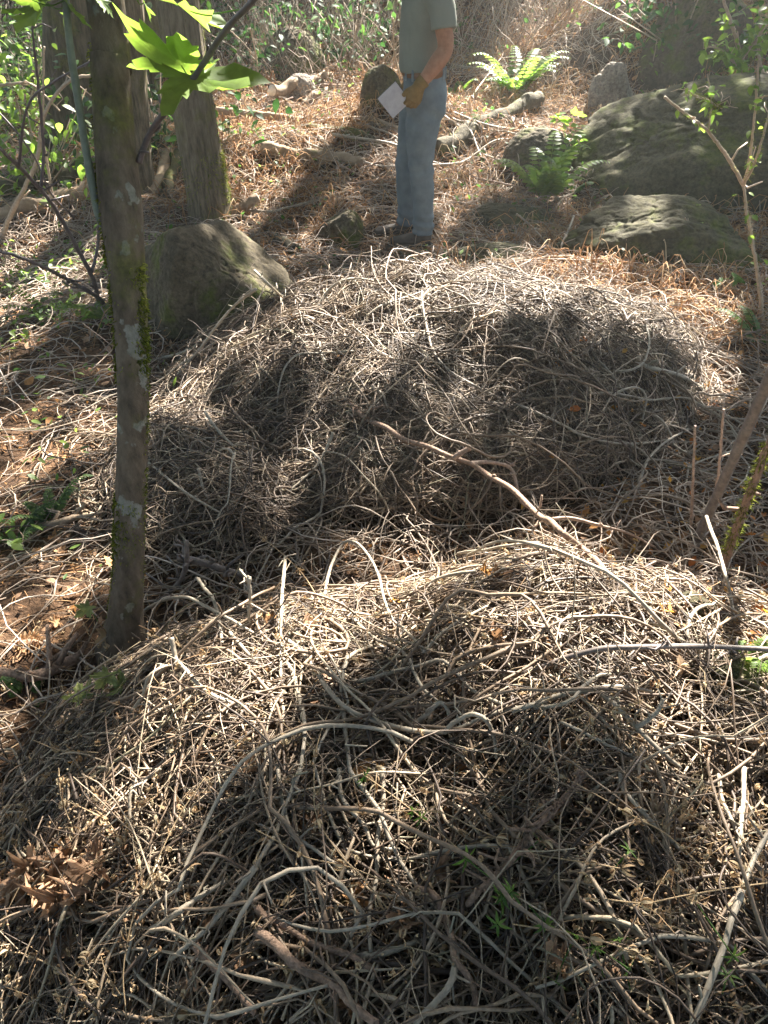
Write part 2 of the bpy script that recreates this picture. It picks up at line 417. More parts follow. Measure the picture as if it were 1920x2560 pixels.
def spurs(P, r, n, ln=.06):
    N, K, _ = P.shape; i = rng.integers(0, N, n); k = rng.integers(1, K - 1, n)
    a = P[i, k]; d = P[i, k + 1] - P[i, k - 1]; d /= np.linalg.norm(d, axis=1, keepdims=True) + 1e-9
    e = d * .6 + rng.normal(0, .55, (n, 3)); e[:, 2] = np.abs(e[:, 2]); e /= np.linalg.norm(e, axis=1, keepdims=True)
    L = U(.3, 1.3, n)[:, None] * ln; b = a + e * L * .5 + rng.normal(0, .15, (n, 3)) * L; c = a + e * L + rng.normal(0, .2, (n, 3)) * L
    Q = np.stack([a, b, c], 1); rr = r[i, k]; return Q, np.stack([rr * .6, rr * .5, rr * .35], 1)

def flow1(x, y, n):      # stems run along the ridge and fan down the flanks
    return np.arctan2(.25 * (y - 3.4) + .15 * rng.normal(size=n), 1.0) + rng.normal(0, .65, n) + np.pi * (rng.random(n) < .5) - .35 * np.clip(x, -1, 1) 
def flow2(x, y, n):
    return rng.normal(-.15, .85, n) + np.pi * (rng.random(n) < .5) + np.where(x < -.2, .9, -.25)

def vine_pile(name, label, pile, box, flow, nbig, nmass, nfine, rb, rm, base, seed, traced):
    root = empty('vine_pile', base, label, 'vine pile', 'heaps of cut vines')
    # core of crushed debris under the stems
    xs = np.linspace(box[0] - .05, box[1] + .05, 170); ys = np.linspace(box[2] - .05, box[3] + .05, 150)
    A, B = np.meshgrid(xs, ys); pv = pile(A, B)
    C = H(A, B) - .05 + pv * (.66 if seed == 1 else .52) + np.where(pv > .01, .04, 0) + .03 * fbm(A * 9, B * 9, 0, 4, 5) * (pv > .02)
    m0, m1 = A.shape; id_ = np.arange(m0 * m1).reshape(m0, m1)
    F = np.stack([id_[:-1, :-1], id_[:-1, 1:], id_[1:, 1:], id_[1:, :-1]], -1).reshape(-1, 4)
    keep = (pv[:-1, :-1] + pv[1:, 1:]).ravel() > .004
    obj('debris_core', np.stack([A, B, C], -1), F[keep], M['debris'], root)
    parts = []
    for (n, rr, K, S, Lr, lay, jit, ar, spn) in (
        (nmass, rm, 18, 5, (.22, .85), (.55, 1.0), .014, .03, 1.3),
        (nfine, (rm[0] * .45, rm[1] * .5), 12, 3, (.15, .6), (.6, 1.03), .010, .02, 0)):
        x, y = in_pile(int(n * 1.6), pile, box, .004); n = len(x)
        layer = lay[0] + (lay[1] - lay[0]) * rng.random(n) ** .55
        P = walk(x, y, flow(x, y, n), U(*Lr, n), K, layer, .55, jit, np.abs(rng.normal(0, ar, n)), pile=pile); P = P[inside(P, pile)]; n = len(P)
        Rr = radii(P, rr[0] + (rr[1] - rr[0]) * rng.random(n) ** 2.2)
        parts.append(tubes(P, Rr, S))
        if spn:
            Q, q = spurs(P, Rr, int(n * spn)); parts.append(tubes(Q, q, 4))
    n = int(nmass * .3); x, y = in_pile(n, pile, box, .03); n = len(x)
    P = walk(x, y, U(0, 6.28, n), U(.15, .55, n), 9, U(.85, 1.04, n), .10, .004, None, pile=pile, straight=.06); P = P[inside(P, pile, .2)]; n = len(P)
    P[:, :, 2] += U(-.07, .09, n)[:, None] * np.linspace(-.5, 1, 9)[None]; Rr = radii(P, rm[0] * .7 + (rm[1] - rm[0]) * rng.random(n) ** 2, .6, .2)
    parts.append(tubes(P, Rr, 5)); Q, q = spurs(P, Rr, n * 2, .11); parts.append(tubes(Q, q, 4))
    # sprung ends that stand out of the silhouette
    n = nbig; x, y = in_pile(n, pile, box, .05); n = len(x)
    P = walk(x, y, flow(x, y, n), U(.25, .7, n), 14, np.ones(n), .8, .01, None, pile=pile); P = P[inside(P, pile)]; n = len(P)
    t = np.linspace(0, 1, 14)[None]; P[:, :, 2] += np.abs(rng.normal(0, .11, n))[:, None] * t ** 1.6 + rng.normal(0, .012, (n, 1)) * np.sin(t * 9)
    parts.append(tubes(P, radii(P, U(rm[0], rm[1], n) * .8, .6), 5))
    V, F = join(parts)
    tag(obj('tangled_stems', V, F, M['vine'], root), kind='stuff')
    # the stems that show largest
    n = 96 - len(traced); x, y = in_pile(n, pile, (box[0] + .2, box[1] - .2, box[2] + .15, box[3] - .1), .1); n = len(x)
    P = walk(x, y, flow(x, y, n), U(.55, 1.3, n), 26, U(.98, 1.04, n), .6, .02, np.abs(rng.normal(0, .05, n)), pile=pile)
    Rr = radii(P, U(rb[0], rb[1], n), .45, .22)
    for i in range(n):
        q = [tubes(P[i:i + 1], Rr[i:i + 1], 8)]
        Q, qq = spurs(P[i:i + 1], Rr[i:i + 1], 3, .05); q.append(tubes(Q, qq, 5))
        V, F = join(q)
        obj('vine', V, F, M['vine_pale'] if i % 4 == 0 else M['vine'], root, loc=tuple(P[i, 0]))
    for pts, r in traced:
        W = even([hit(u, v, l) for (u, v, l) in pts], .03)
        c = catmull(W, 8 * len(W))[None]
        c = c + rng.normal(0, .0004, c.shape)
        rr_ = radii(c, np.array([r]), .35, .16)
        Q, qq = spurs(c, rr_ * min(1, .0045 / r), 5, .04)
        V, F = join([tubes(c, rr_, 9), tubes(Q, qq, 5)])
        obj('vine', V, F, M['brownstick'] if r > .0066 else M['vine_pale'], root, loc=tuple(c[0, 0]))
    return root

def zr(ox, oy, pts):     # points read off a 640 px crop enlarged to 1659 px
    return [(ox + p[0] / 2.592, oy + p[1] / 2.592, (p[2] if len(p) > 2 else .03)) for p in pts]
tr2 = [
 (zr(640, 1280, [(430, 620, .0), (480, 370, .05), (560, 210, .10), (640, 195, .12), (720, 270, .11), (790, 400, .08), (830, 560, .06), (880, 690, .05), (960, 760, .05), (1040, 840, .04), (1090, 910, .04)]), .0050),
 (zr(640, 1280, [(200, 830), (290, 900), (380, 1020, .04), (440, 1110, .05), (500, 1190, .06), (600, 1280, .06), (760, 1350, .06), (900, 1390, .06), (1050, 1420, .06), (1200, 1425, .05), (1350, 1390, .05), (1500, 1320, .04), (1659, 1270, .03)]), .0062),
 (zr(640, 1280, [(190, 290, .16), (180, 400, .12), (165, 600, .08), (160, 800, .05), (160, 1080, .03)]), .0052),
 (zr(640, 1280, [(170, 930), (240, 1050), (275, 1180), (310, 1330), (315, 1450), (290, 1659)]), .0058),
 (zr(640, 1280, [(1090, 910, .04), (1200, 790, .05), (1350, 690, .04), (1500, 610, .03)]), .0050),
 (zr(640, 1280, [(560, 1110), (750, 1080), (900, 1030), (1050, 1000), (1200, 960), (1300, 1040), (1400, 1150), (1600, 1250)]), .0052),
 (zr(640, 1280, [(1000, 1390, .04), (1110, 1310, .05), (1180, 1240, .06), (1230, 1260, .05), (1260, 1350, .04)]), .0056),
 (zr(640, 1280, [(1220, 1430, .04), (1290, 1360, .07), (1400, 1310, .09), (1490, 1350, .08), (1540, 1450, .05), (1560, 1600, .03)]), .0054),
 (zr(640, 1280, [(640, 700), (700, 760), (790, 830), (900, 870), (990, 950), (1030, 1050), (1090, 1150), (1200, 1240)]), .0045),
 (zr(1280, 1280, [(0, 1290, .04), (130, 1250, .05), (300, 1190, .05), (500, 1150, .05), (700, 1130, .04), (900, 1160, .04)]), .0055),
 (zr(1280, 1280, [(0, 1270, .03), (250, 1260, .05), (380, 1220, .06), (460, 1130, .06), (560, 1060, .06), (640, 1050, .05)]), .0048),
 (zr(1280, 1280, [(320, 1360, .05), (450, 1420, .05), (600, 1500, .04), (900, 1640, .03)]), .0032),
 (zr(1280, 1280, [(560, 1150, .04), (700, 1280, .06), (850, 1440, .06), (1000, 1580, .05), (1090, 1659, .04)]), .0055),
 (zr(1280, 1280, [(800, 1400, .06), (890, 1340, .09), (950, 1280, .11), (980, 1210, .13)]), .0050),
 (zr(640, 1920, [(0, 1050, .05), (130, 1150, .06), (250, 1270, .06), (400, 1350, .06), (520, 1420, .06), (620, 1530, .06), (780, 1659, .05)]), .0085),
 (zr(640, 1920, [(0, 900, .03), (60, 960, .04), (200, 1030, .04), (380, 1140, .05), (620, 1220, .05), (760, 1310, .03)]), .0067),
 (zr(640, 1920, [(660, 1210), (800, 1210), (950, 1160), (1060, 1110)]), .0055),
 (zr(640, 1920, [(1000, 810), (1050, 960), (1150, 1110), (1200, 1180), (1190, 1240)]), .0044),
 (zr(640, 1920, [(540, 0), (550, 170), (620, 280), (700, 370), (740, 470), (790, 515), (930, 530)]), .0046),
 (zr(640, 1920, [(140, 0), (170, 200), (230, 420), (340, 500), (480, 600), (640, 700)]), .0045),
 (zr(640, 1920, [(820, 0), (825, 250), (790, 450), (780, 700), (740, 900), (735, 1060), (745, 1190)]), .0050),
 (zr(640, 1920, [(290, 0), (200, 230), (130, 420), (60, 530), (0, 640)]), .0050),
 (zr(640, 1920, [(1040, 780, .05), (1160, 830, .05), (1220, 950, .05), (1270, 1100, .05), (1290, 1240, .05), (1360, 1330, .05), (1410, 1430, .04), (1430, 1560, .03)]), .0068),
 (zr(640, 1920, [(1280, 1100, .04), (1290, 1300, .05), (1230, 1440, .05), (1120, 1560, .04), (1030, 1659, .03)]), .0060),
 (zr(1280, 1920, [(700, 0), (720, 130), (790, 220), (870, 310), (1000, 440), (1100, 540)]), .0046),
 (zr(1280, 1920, [(1500, 0, .05), (1500, 200, .06), (1480, 400, .06), (1470, 600, .05)]), .0048),
 (zr(1280, 1920, [(1340, 0), (1360, 200), (1450, 390), (1530, 520), (1600, 650), (1659, 760)]), .0044),
 (zr(0, 1280, [(1280, 430, .15), (1330, 500, .12), (1380, 560, .09), (1420, 700, .06), (1440, 850, .03)]), .0055),
 (zr(0, 1280, [(910, 720, .0), (930, 650, .02), (1000, 600, .06), (1100, 560, .08), (1220, 555, .09), (1330, 610, .08), (1500, 700, .06), (1650, 790, .03)]), .0055),
 (zr(0, 1280, [(860, 1290, .02), (930, 1180, .06), (960, 1080, .09), (1040, 1010, .09), (1150, 990, .05)]), .0046),
 (zr(0, 1280, [(1110, 810, .13), (1140, 950, .08), (1200, 1020, .06), (1290, 1120, .05), (1400, 1200, .05), (1600, 1270, .03)]), .0056),
 (zr(0, 1280, [(1610, 420, .18), (1620, 560, .12), (1610, 700, .06)]), .0048),
 (zr(0, 1920, [(1659, 640, .05), (1500, 850, .05), (1340, 1040, .06), (1200, 1160, .05), (1110, 1240, .03)]), .0056),
 (zr(0, 1920, [(1040, 0, .05), (940, 80, .06), (850, 150, .08), (840, 260, .07), (840, 370, .05), (790, 480, .02)]), .0040),
 (zr(0, 1920, [(1260, 1150, .06), (1360, 1260, .05), (1480, 1380, .05), (1580, 1500, .05), (1659, 1600, .04)]), .0070),
 (zr(0, 1920, [(980, 1050, .03), (1060, 1000, .04), (1160, 930, .05), (1300, 830, .05), (1459, 740, .03)]), .0060),
]
tr1 = [
 (zr(640, 640, [(410, 560, .06), (420, 640, .05), (460, 700, .03), (460, 800, .03)]), .0060),
 (zr(640, 640, [(720, 390, .05), (800, 330, .05), (900, 290, .05), (1000, 260, .05), (1080, 230, .04)]), .0065),
 (zr(640, 640, [(370, 370, .04), (420, 290, .06), (480, 210, .08), (560, 160, .10), (660, 145, .08), (760, 160, .04)]), .0065),
 (zr(640, 640, [(1075, 230, .05), (1080, 330, .06), (1110, 480, .05), (1150, 620, .05), (1250, 740, .05), (1400, 830, .04), (1600, 930, .03)]), .0065),
 (zr(640, 640, [(500, 1140, .10), (470, 1220, .07), (400, 1350, .05), (300, 1450, .04), (180, 1550, .03), (60, 1640, .02)]), .0055),
 (zr(640, 640, [(750, 840, .05), (820, 900, .04), (850, 980, .04), (880, 1050, .03)]), .0058),
 (zr(0, 640, [(1330, 1010, .10), (1380, 1090, .08), (1440, 1160, .07), (1520, 1250, .06), (1515, 1330, .05), (1560, 1415, .04)]), .0060),
 (zr(0, 640, [(1285, 1375, .12), (1310, 1480, .08), (1360, 1600, .03)]), .0055),
 (zr(0, 640, [(950, 1330, .02), (1050, 1410, .06), (1160, 1500, .08), (1280, 1580, .09), (1420, 1659, .05)]), .0050),
 (zr(1280, 640, [(660, 745, .04), (760, 740, .07), (850, 690, .10), (890, 560, .11), (870, 450, .08)]), .0055),
 (zr(1280, 640, [(580, 1020, .02), (640, 920, .06), (740, 860, .09), (830, 860, .10), (870, 930, .09), (840, 1080, .03)]), .0052),
 (zr(1280, 640, [(510, 560, .04), (540, 650, .05), (640, 760, .05), (700, 850, .04), (770, 960, .02)]), .0058),
 (zr(1280, 640, [(820, 1470, .05), (870, 1340, .08), (940, 1250, .08), (1050, 1170, .06), (1160, 1120, .03)]), .0055),
 (zr(1280, 640, [(0, 950, .03), (150, 1010, .06), (300, 1080, .05), (480, 1170, .04), (700, 1215, .04), (950, 1200, .04), (1100, 1150, .03)]), .0055),
]
far_pile = vine_pile('vine_pile', 'long heap of cut pale vine stems in front of the man, sunlit along its top', P1, (-1.75, 2.05, 1.95, 4.45), flow1,
          420, 6200, 7500, (.0040, .0062), (.0020, .0050), (.12, 3.3, 0.0), 1, tr1)
near_pile = vine_pile('vine_pile', 'nearest heap of tangled dry vine stems filling the foreground', P2, (-1.1, 1.95, -.25, 1.85), flow2,
          190, 2500, 2500, (.0036, .0056), (.0018, .0047), (.42, .95, 0.0), 2, tr2)

# ------------------------------------------------------------------ loose litter (uncountable)
def clip_free(x, y):       # keep clear of the piles
    return (P1(x, y) < .04) & (P2(x, y) < .04)
def strew(name, label, n, box, mat, L, r, K=6, S=3, dens=None, jit=.012, arch=.03, wob=1.3, cat='litter'):
    x = U(box[0], box[1], n); y = box[2] + (box[3] - box[2]) * rng.random(n) ** 1.0
    k = clip_free(x, y)
    if dens is not None: k &= rng.random(n) < dens(x, y)
    x, y = x[k], y[k]; n = len(x)
    P = walk(x, y, U(0, 6.28, n), U(*L, n), K, np.ones(n), wob, jit, np.abs(rng.normal(0, arch, n)))
    V, F = tubes(P, radii(P, U(*r, n), .4, .1), S)
    return tag(obj(name, V, F, mat), label, cat, kind='stuff')
wide = lambda x, y: (np.abs(x) < .62 * y + .9)
# orange dry strands behind the heap and on the right
def d_or(x, y):
    d = .16 + 1.1 * ss(-.12, .10, fbm(x * 1.5, y * 1.5, 0, 4, 51))
    d = np.where((x < -1.0) & (y < 5.6), .03, d); d = np.where((x < -2.6), .15, d)
    return np.where(y > 10.2, .25 + .5 * (x > 1), d) * wide(x, y)
strew('dry_strand_litter', 'rusty orange tangle of dried strands covering the slope', 52000, (-5.5, 7, 3.6, 11.5), M['litter'], (.08, .32), (.0020, .0036), 6, 3, d_or, .02, .07)
# pale thin stems: left flat, between the piles, right margin
def d_pale(x, y):
    d = .55 + .6 * fbm(x * 1.5 + 9, y * 1.5, 0, 3, 52)
    d = np.where((x < -1.2) & (y > 3.9), 1.0, d); d = np.where((x < -.75) & (y > 1.2) & (y < 3.9), .22, d)
    d = np.where((y > 6.5), .30, d); d = np.where((x > -.75) & (y > 1.4) & (y < 3.2), .9, d)
    return d * wide(x, y)
strew('pale_stem_litter', 'pale thin vine stems strewn over the ground', 26000, (-4.5, 4.5, .2, 9), M['strand_pale'], (.25, .8), (.0018, .0038), 10, 4, d_pale, .016, .04, .8)
strew('fine_twig_litter', 'fine brown twigs on bare soil', 16000, (-4, 4, .2, 6.5), M['litter'], (.03, .14), (.0012, .0024), 4, 3, lambda x, y: wide(x, y) * .9, .006, .006)

def leaf_stuff(name, label, n, box, mat, tmpl, size, dens=None, lift=(.0, .03), tilt=.5, surf=H, cat='leaves'):
    x = U(box[0], box[1], n); y = U(box[2], box[3], n); k = np.ones(n, bool)
    if dens is not None: k = rng.random(n) < dens(x, y)
    x, y = x[k], y[k]; n = len(x); parts = []
    z = surf(x, y) + U(*lift, n)
    Rm = rotm(U(0, 6.283, n), rng.normal(0, tilt, n), rng.normal(0, tilt, n)); sc = U(*size, n)
    which = rng.integers(0, len(tmpl), n)
    for i, (tv, tf) in enumerate(tmpl):
        q = which == i
        if q.any(): parts.append(scatter(tv, tf, np.c_[x, y, z][q], Rm[q], sc[q]))
    V, F = join(parts)
    return tag(obj(name, V, F, mat), label, cat, kind='stuff')
T_maple = [leaf_maple(5, c, i, .12) for i, c in enumerate((.5, .9, -.7, 1.2))]
T_oval = [leaf_oval(.5, .2, .2), leaf_oval(.6, -.1, .3), leaf_oval(.38, .3, -.2)]
T_strip = [strip(c, 7, w_) for c, w_ in ((.25, .09), (.6, .08), (.9, .1), (.4, -.1), (-.5, .08))]
leaf_stuff('dead_leaf_litter', 'brown dead leaves lying on the soil', 9000, (-4, 4.5, .2, 9), M['deadleaf'], T_oval + T_maple[:2], (.03, .08), lambda x, y: wide(x, y) * np.where((x > 1.0) & (y < 3), 1.0, .55), (.0, .02), .5)
leaf_stuff('leaf_crumb_litter', 'small reddish crumbs of dry leaf on bare soil', 60000, (-5, 5, .2, 8), M['deadleaf'], [leaf_oval(.6, .3, .3, 3)], (.010, .028), lambda x, y: wide(x, y), (.0, .012), .6)
leaf_stuff('pile_leaf_litter', 'dead maple leaves caught among the vine stems', 3000, (-1.2, 2, -.2, 4.3), M['deadleaf'], T_maple + T_oval[:1], (.045, .095), lambda x, y: (P1(x, y) + P2(x, y) > .03) * np.where(y < .7, .8, .45), (-.07, .01), .6, SF)
def dry_clumps():
    n = 4200; x = U(-1.3, 1.6, n); y = U(-.1, 1.6, n)
    d = .22 + 1.0 * np.exp(-(((x - .62) / .42) ** 2 + ((y - .50) / .30) ** 2)) + .7 * np.exp(-(((x + .65) / .35) ** 2 + ((y - .62) / .3) ** 2))
    k = rng.random(n) < d; x, y = x[k], y[k]; n = len(x); z = SF(x, y) + U(0, .07, n); c = np.c_[x, y, z]
    m = 6; ax = rng.normal(0, 1, (n, 3)); ax /= np.linalg.norm(ax, axis=1, keepdims=True)
    a = np.cross(ax, [.3, .2, 1]); a /= np.linalg.norm(a, axis=1, keepdims=True); b = np.cross(ax, a)
    g = (np.arange(m) * 6.283 / m)[None, :, None] + rng.normal(0, .25, (n, m, 1))
    X_ = a[:, None] * np.cos(g) + b[:, None] * np.sin(g) + ax[:, None] * .25; X_ /= np.linalg.norm(X_, axis=2, keepdims=True)
    Nn = ax[:, None] - X_ * (X_ * ax[:, None]).sum(2, keepdims=True); Nn /= np.linalg.norm(Nn, axis=2, keepdims=True)
    Rm = np.stack([X_, np.cross(Nn, X_), Nn], -1).reshape(-1, 3, 3); pos = np.repeat(c, m, 0); sc = U(.012, .028, n * m); wh = rng.integers(0, 5, n * m); parts = []
    for i in range(5): q = wh == i; parts.append(scatter(*T_strip[i], pos[q], Rm[q], sc[q]))
    e = np.concatenate([c[:, None], (c + ax * .03 + rng.normal(0, .008, (n, 3)))[:, None], (c + ax * .06 + rng.normal(0, .012, (n, 3)))[:, None]], 1); e[:, 0] -= ax * .02; e = e[::2]
    parts.append(tubes(e, np.full((len(e), 3), .0007), 4))
    r_ = c + rng.normal(0, .018, (n, 3)); d_ = np.array([0, 0, .0022]); parts.append(tubes(np.stack([r_ - d_, r_, r_ + d_], 1), np.tile([.0012, .0024, .0012], (n, 1)), 6))
    V, F = join(parts); tag(obj('dry_bedstraw', V, F, M['clv']), 'curled straw-coloured whorls of dried bedstraw over the stems', 'bedstraw', kind='stuff')
dry_clumps()
leaf_stuff('orange_leaf_litter', 'bright orange and yellow dry leaves on the right of the heaps', 900, (.5, 2.6, 1.1, 3.0), M['orangeleaf'], T_oval + T_maple[:1], (.02, .055), lambda x, y: np.clip(.3 + .7 * (x - .8), 0, 1), (.01, .05), .6, SF)
# green ground cover
def d_green(x, y):
    g = np.exp(-(((x + 2.3) / .8) ** 2 + ((y - 3.6) / 1.0) ** 2)) + .5 * np.exp(-(((x + 1.5) / .45) ** 2 + ((y - 2.2) / .45) ** 2))
    g = g + .28 * (y > 4.5) + .5 * (x < -2.6) * (y > 5)
    return g * (fbm(x * 2, y * 2, 0, 3, 61) > .0) * wide(x, y)
leaf_stuff('green_ground_cover', 'small fresh green leaves scattered over the ground', 26000, (-5, 6, 1.0, 10.5), M['green'], T_oval, (.025, .055), d_green, (.02, .12), .5)

leaf_stuff('sunlit_tint_cover', 'pale green leaves in a sunlit tint over the left flat', 9000, (-3.6, -.8, 1.3, 5.2), M['yelgreen'], T_oval, (.022, .05),  # yellower green stands in for sun on leaves that come out dark
    lambda x, y: (np.exp(-(((x + 2.2) / .9) ** 2 + ((y - 4.0) / .9) ** 2)) + .8 * np.exp(-(((x + 1.35) / .35) ** 2 + ((y - 2.0) / .35) ** 2))) * (fbm(x * 3.1 + 4, y * 3.1, 0, 3, 65) > .02) * wide(x, y), (.03, .13), .5)
# far bank clothed with undergrowth
def undergrowth():
    parts = []
    n = 46000; x = U(-8.5, 9, n); y = U(8.6, 14.5, n)
    den = np.where(x < -1.8, .95, .62) * (fbm(x * .8, y * .8, 0, 3, 71) > -.18) * np.where((x > 1.3) & (y < 10.6), .12, 1) * np.where((x > -2) & (y < 9.4), .15, 1)
    k = rng.random(n) < den; x, y = x[k], y[k]; n = len(x)
    z = H(x, y) + U(0, 1, n) ** 1.5 * np.where(x < -1.8, 1.0, .45)
    Rm = rotm(U(0, 6.283, n), rng.normal(.2, .6, n), rng.normal(0, .6, n)); wh = rng.integers(0, 3, n)
    for i in range(3):
        q = wh == i; parts.append(scatter(*T_oval[i], np.c_[x, y, z][q], Rm[q], U(.035, .08, q.sum())))
    V, F = join(parts[:3])
    tag(obj('bank_undergrowth', V, F, M['darkgreen']), 'dense green undergrowth on the bank behind', 'undergrowth', kind='stuff')
    n = 9000; x = U(-8, 8, n); y = U(8.8, 13.5, n)
    P = walk(x, y, U(0, 6.28, n), U(.2, .6, n), 6, np.ones(n), .8, .03, None)
    P[:, :, 2] += np.linspace(0, 1, 6)[None] * U(.05, .8, n, 1)
    V, F = tubes(P, radii(P, U(.003, .006, n), .6, .1), 3)
    tag(obj('bank_dry_stems', V, F, M['strand_pale']), 'thin dry stems standing on the green bank', 'stems', kind='stuff')
undergrowth()

# ------------------------------------------------------------------ boulders
def boulder(label, base, size, mat, seed, cuts=7, rough=.06, rot=0.0, shape=None, name='boulder', group=None):
    n_t, n_p = 240, 140; r = np.random.default_rng(seed)
    th = np.linspace(0, 2 * np.pi, n_t, endpoint=False); ph = np.linspace(0.02, np.pi - .02, n_p)
    Tt, Pp = np.meshgrid(th, ph); d = np.stack([np.sin(Pp) * np.cos(Tt), np.sin(Pp) * np.sin(Tt), np.cos(Pp)], -1)
    rad = np.ones(d.shape[:2]) * 1.06
    pl = list(shape) if shape else []
    for _ in range(cuts):
        v = r.normal(size=3); v[2] = abs(v[2]) * .8; pl.append((*v, r.uniform(.72, .95)))
    for (a, b, c, off) in pl:
        v = np.array([a, b, c], float); v /= np.linalg.norm(v); dn = d @ v
        q = np.where(dn > .05, off / np.maximum(dn, .05), 9); rad = np.where(q < rad, q, rad)
    # soften the cut edges
    for _ in range(6): rad = (rad + np.roll(rad, 1, 1) + np.roll(rad, -1, 1) + np.vstack([rad[:1], rad[:-1]]) + np.vstack([rad[1:], rad[-1:]])) / 5
    rad = rad * (1 + rough * fbm(d[..., 0] * 2 + seed, d[..., 1] * 2, d[..., 2] * 2, 3, seed) + rough * .5 * fbm(d[..., 0] * 6, d[..., 1] * 6 + seed, d[..., 2] * 6, 6, seed + 5) - rough * .22 * np.clip(np.abs(fbm(d[..., 0] * 3.2 + 7, d[..., 1] * 3.2, d[..., 2] * 3.2, 4, seed + 6)) * -6 + 1, 0, 1))
    ck = np.abs(fbm(d[..., 0] * 1.6, d[..., 1] * 1.6 + seed, d[..., 2] * 2.4, 3, seed + 9)); rad = rad - .035 * np.exp(-(ck / .02) ** 2)
    V = d * rad[..., None] * np.array(size)
    c, s = math.cos(rot), math.sin(rot); V = V @ np.array([[c, s, 0], [-s, c, 0], [0, 0, 1]])
    V = V + np.array(base) + np.array([0, 0, size[2] * .25])
    id_ = np.arange(n_t * n_p).reshape(n_p, n_t); j = np.roll(id_, -1, 1)
    F = np.stack([id_[:-1], id_[1:], j[1:], j[:-1]], -1).reshape(-1, 4)
    caps = [id_[0][None, :], id_[-1][None, ::-1].copy()]
    b = np.array(base, float)
    return tag(obj(name, V, [F] + [caps[0], caps[1]], mat, loc=tuple(b)), label, 'rock', group)
def hz(u, v, l=0): return hit(u * K5, v * K5, l)      # from the 1659-wide view
def gz(x, y, dz=0): return np.array([x, y, float(H(x, y)) + dz])
boulder('large dark mossy boulder at the right, tallest of the rocks', gz(2.85, 6.3, -.1), (1.36, .85, .62), M['rock_big'], 11, 6, .11, 0, [(-.75, -.35, .62, .70), (-.2, -.4, 1, .80), (.3, -.9, .25, .8)])
boulder('low mossy boulder lying in front of the largest one', gz(1.86, 5.0, -.12), (.74, .42, .36), M['rock_big'], 5, 6, .13, -.1, [(-.5, -.3, .9, .72), (.5, -.3, .9, .78)])
boulder('brown wedge-shaped boulder at the left end of the heap', at(470 * K5, 690 * K5, 3.95) * [1, 1, 0] + [0, 0, float(H(-1.0, 3.95)) - .05], (.44, .38, .47), M['rock_brown'], 24, 0, .07, .1, [(.62, -.15, .78, .60), (-.85, -.35, .30, .74), (.25, -1, .12, .70), (-.3, .3, 1, .86), (-.35, -.9, -.3, .74)])
boulder('pale pitted pointed rock between the fern and the big boulders', hz(1330, 262) + [0, .2, -.08], (.27, .24, .40), M['rock_pale'], 33, 4, .12, .4, [(-.6, -.5, .6, .7), (.8, -.2, .5, .72)])
boulder('upright mossy olive boulder near the top right corner', hz(1515, 170) + [0, .3, -.12], (.55, .4, .62), M['rock_brown'], 41, 3, .06, .1, [(-.7, -.2, .7, .75), (.1, -1, .1, .8)])
boulder('small square dark rock with a yellow moss spot left of the boots', gz(-.30, 5.25, -.03), (.16, .14, .20), M['rock_brown'], 47, 4, .08)
boulder('dark upright rock behind the man at his hip', gz(-.03, 7.55, -.05), (.2, .16, .26), M['rock_brown'], 52, 4, .08)
boulder('flat dark rock right of the boots', gz(.95, 5.65, -.05), (.30, .2, .14), M['rock_big'], 57, 3, .08)
boulder('dark flat stone half buried under the right shrub', gz(.75, 5.0, -.06), (.34, .17, .12), M['rock_big'], 59, 3, .08)
boulder('dark grey rock behind the trailing green shrub', gz(1.25, 6.5, -.04), (.27, .22, .22), M['rock_brown'], 63, 3, .08)
boulder('small grey stone on the slope above the fallen logs', gz(-.85, 8.6, -.02), (.17, .14, .17), M['rock_pale'], 67, 3, .08)
boulder('dark stump-like rock on the bank at the top centre', gz(-1.0, 9.4, -.02), (.34, .3, .40), M['rock_brown'], 71, 3, .1)
boulder('grey stone sunk in the leaves at the right edge', hit(1560 * K5, 1455 * K5) - [0, 0, .03], (.075, .055, .05), M['rock_big'], 73, 3, .08)
boulder('dark stone under pale stems right of the nearest heap', hit(1500 * K5, 1310 * K5) - [0, 0, .02], (.05, .04, .045), M['rock_big'], 79, 3, .08)

# ------------------------------------------------------------------ sticks and logs
def stick(name, label, cat, W, r, mat, taper=.35, S=10, n=None, knot=.1, group=None, sp=6, parent=None):
    c = catmull(W, n or 9 * len(W))[None]; c = c + rng.normal(0, r * .03, c.shape)
    q = radii(c, np.array([r]), taper, knot); parts = [tubes(c, q, S)]
    if sp: Q, qq = spurs(c, q, sp, r * 5 + .02); parts.append(tubes(Q, qq, 5))
    V, F = join(parts); o = obj(name, V, F, mat, parent, loc=tuple(c[0, 0]))
    return tag(o, label, cat, group)
def Zr(ox, oy, pts): return even([hit(*p) for p in zr(ox, oy, pts)], .03)
mb = Zr(640, 640, [(560, 930, .02), (640, 985, .05), (720, 1060, .07), (840, 1110, .09), (960, 1190, .10), (1100, 1230, .11), (1260, 1300, .12), (1400, 1350, .12), (1520, 1430, .12), (1659, 1510, .12)]) + Zr(1280, 1280, [(170, 20, .12), (250, 60, .12), (330, 140, .10), (450, 230, .07), (540, 310, .05), (610, 400, .03)])
mb = even(mb, .06)
br = empty('fallen_branch', mb[0], 'long brown forked branch lying from the far heap down to the right', 'branch')
stick('branch_stem', None, None, mb, .0092, M['brownstick'], .15, 12, 130, parent=br, sp=8)
stick('side_twig', None, None, Zr(640, 640, [(1390, 1345, .12), (1480, 1335, .13), (1570, 1345, .12), (1659, 1390, .12)]) + Zr(1280, 1280, [(60, -70, .12), (150, -20, .10)]), .008, M['stick'], .4, 8, parent=br, sp=3)
stick('side_twig', None, None, Zr(640, 640, [(1280, 1310, .12), (1330, 1275, .15), (1390, 1240, .18)]), .010, M['stick'], .1, 8, parent=br, sp=0)
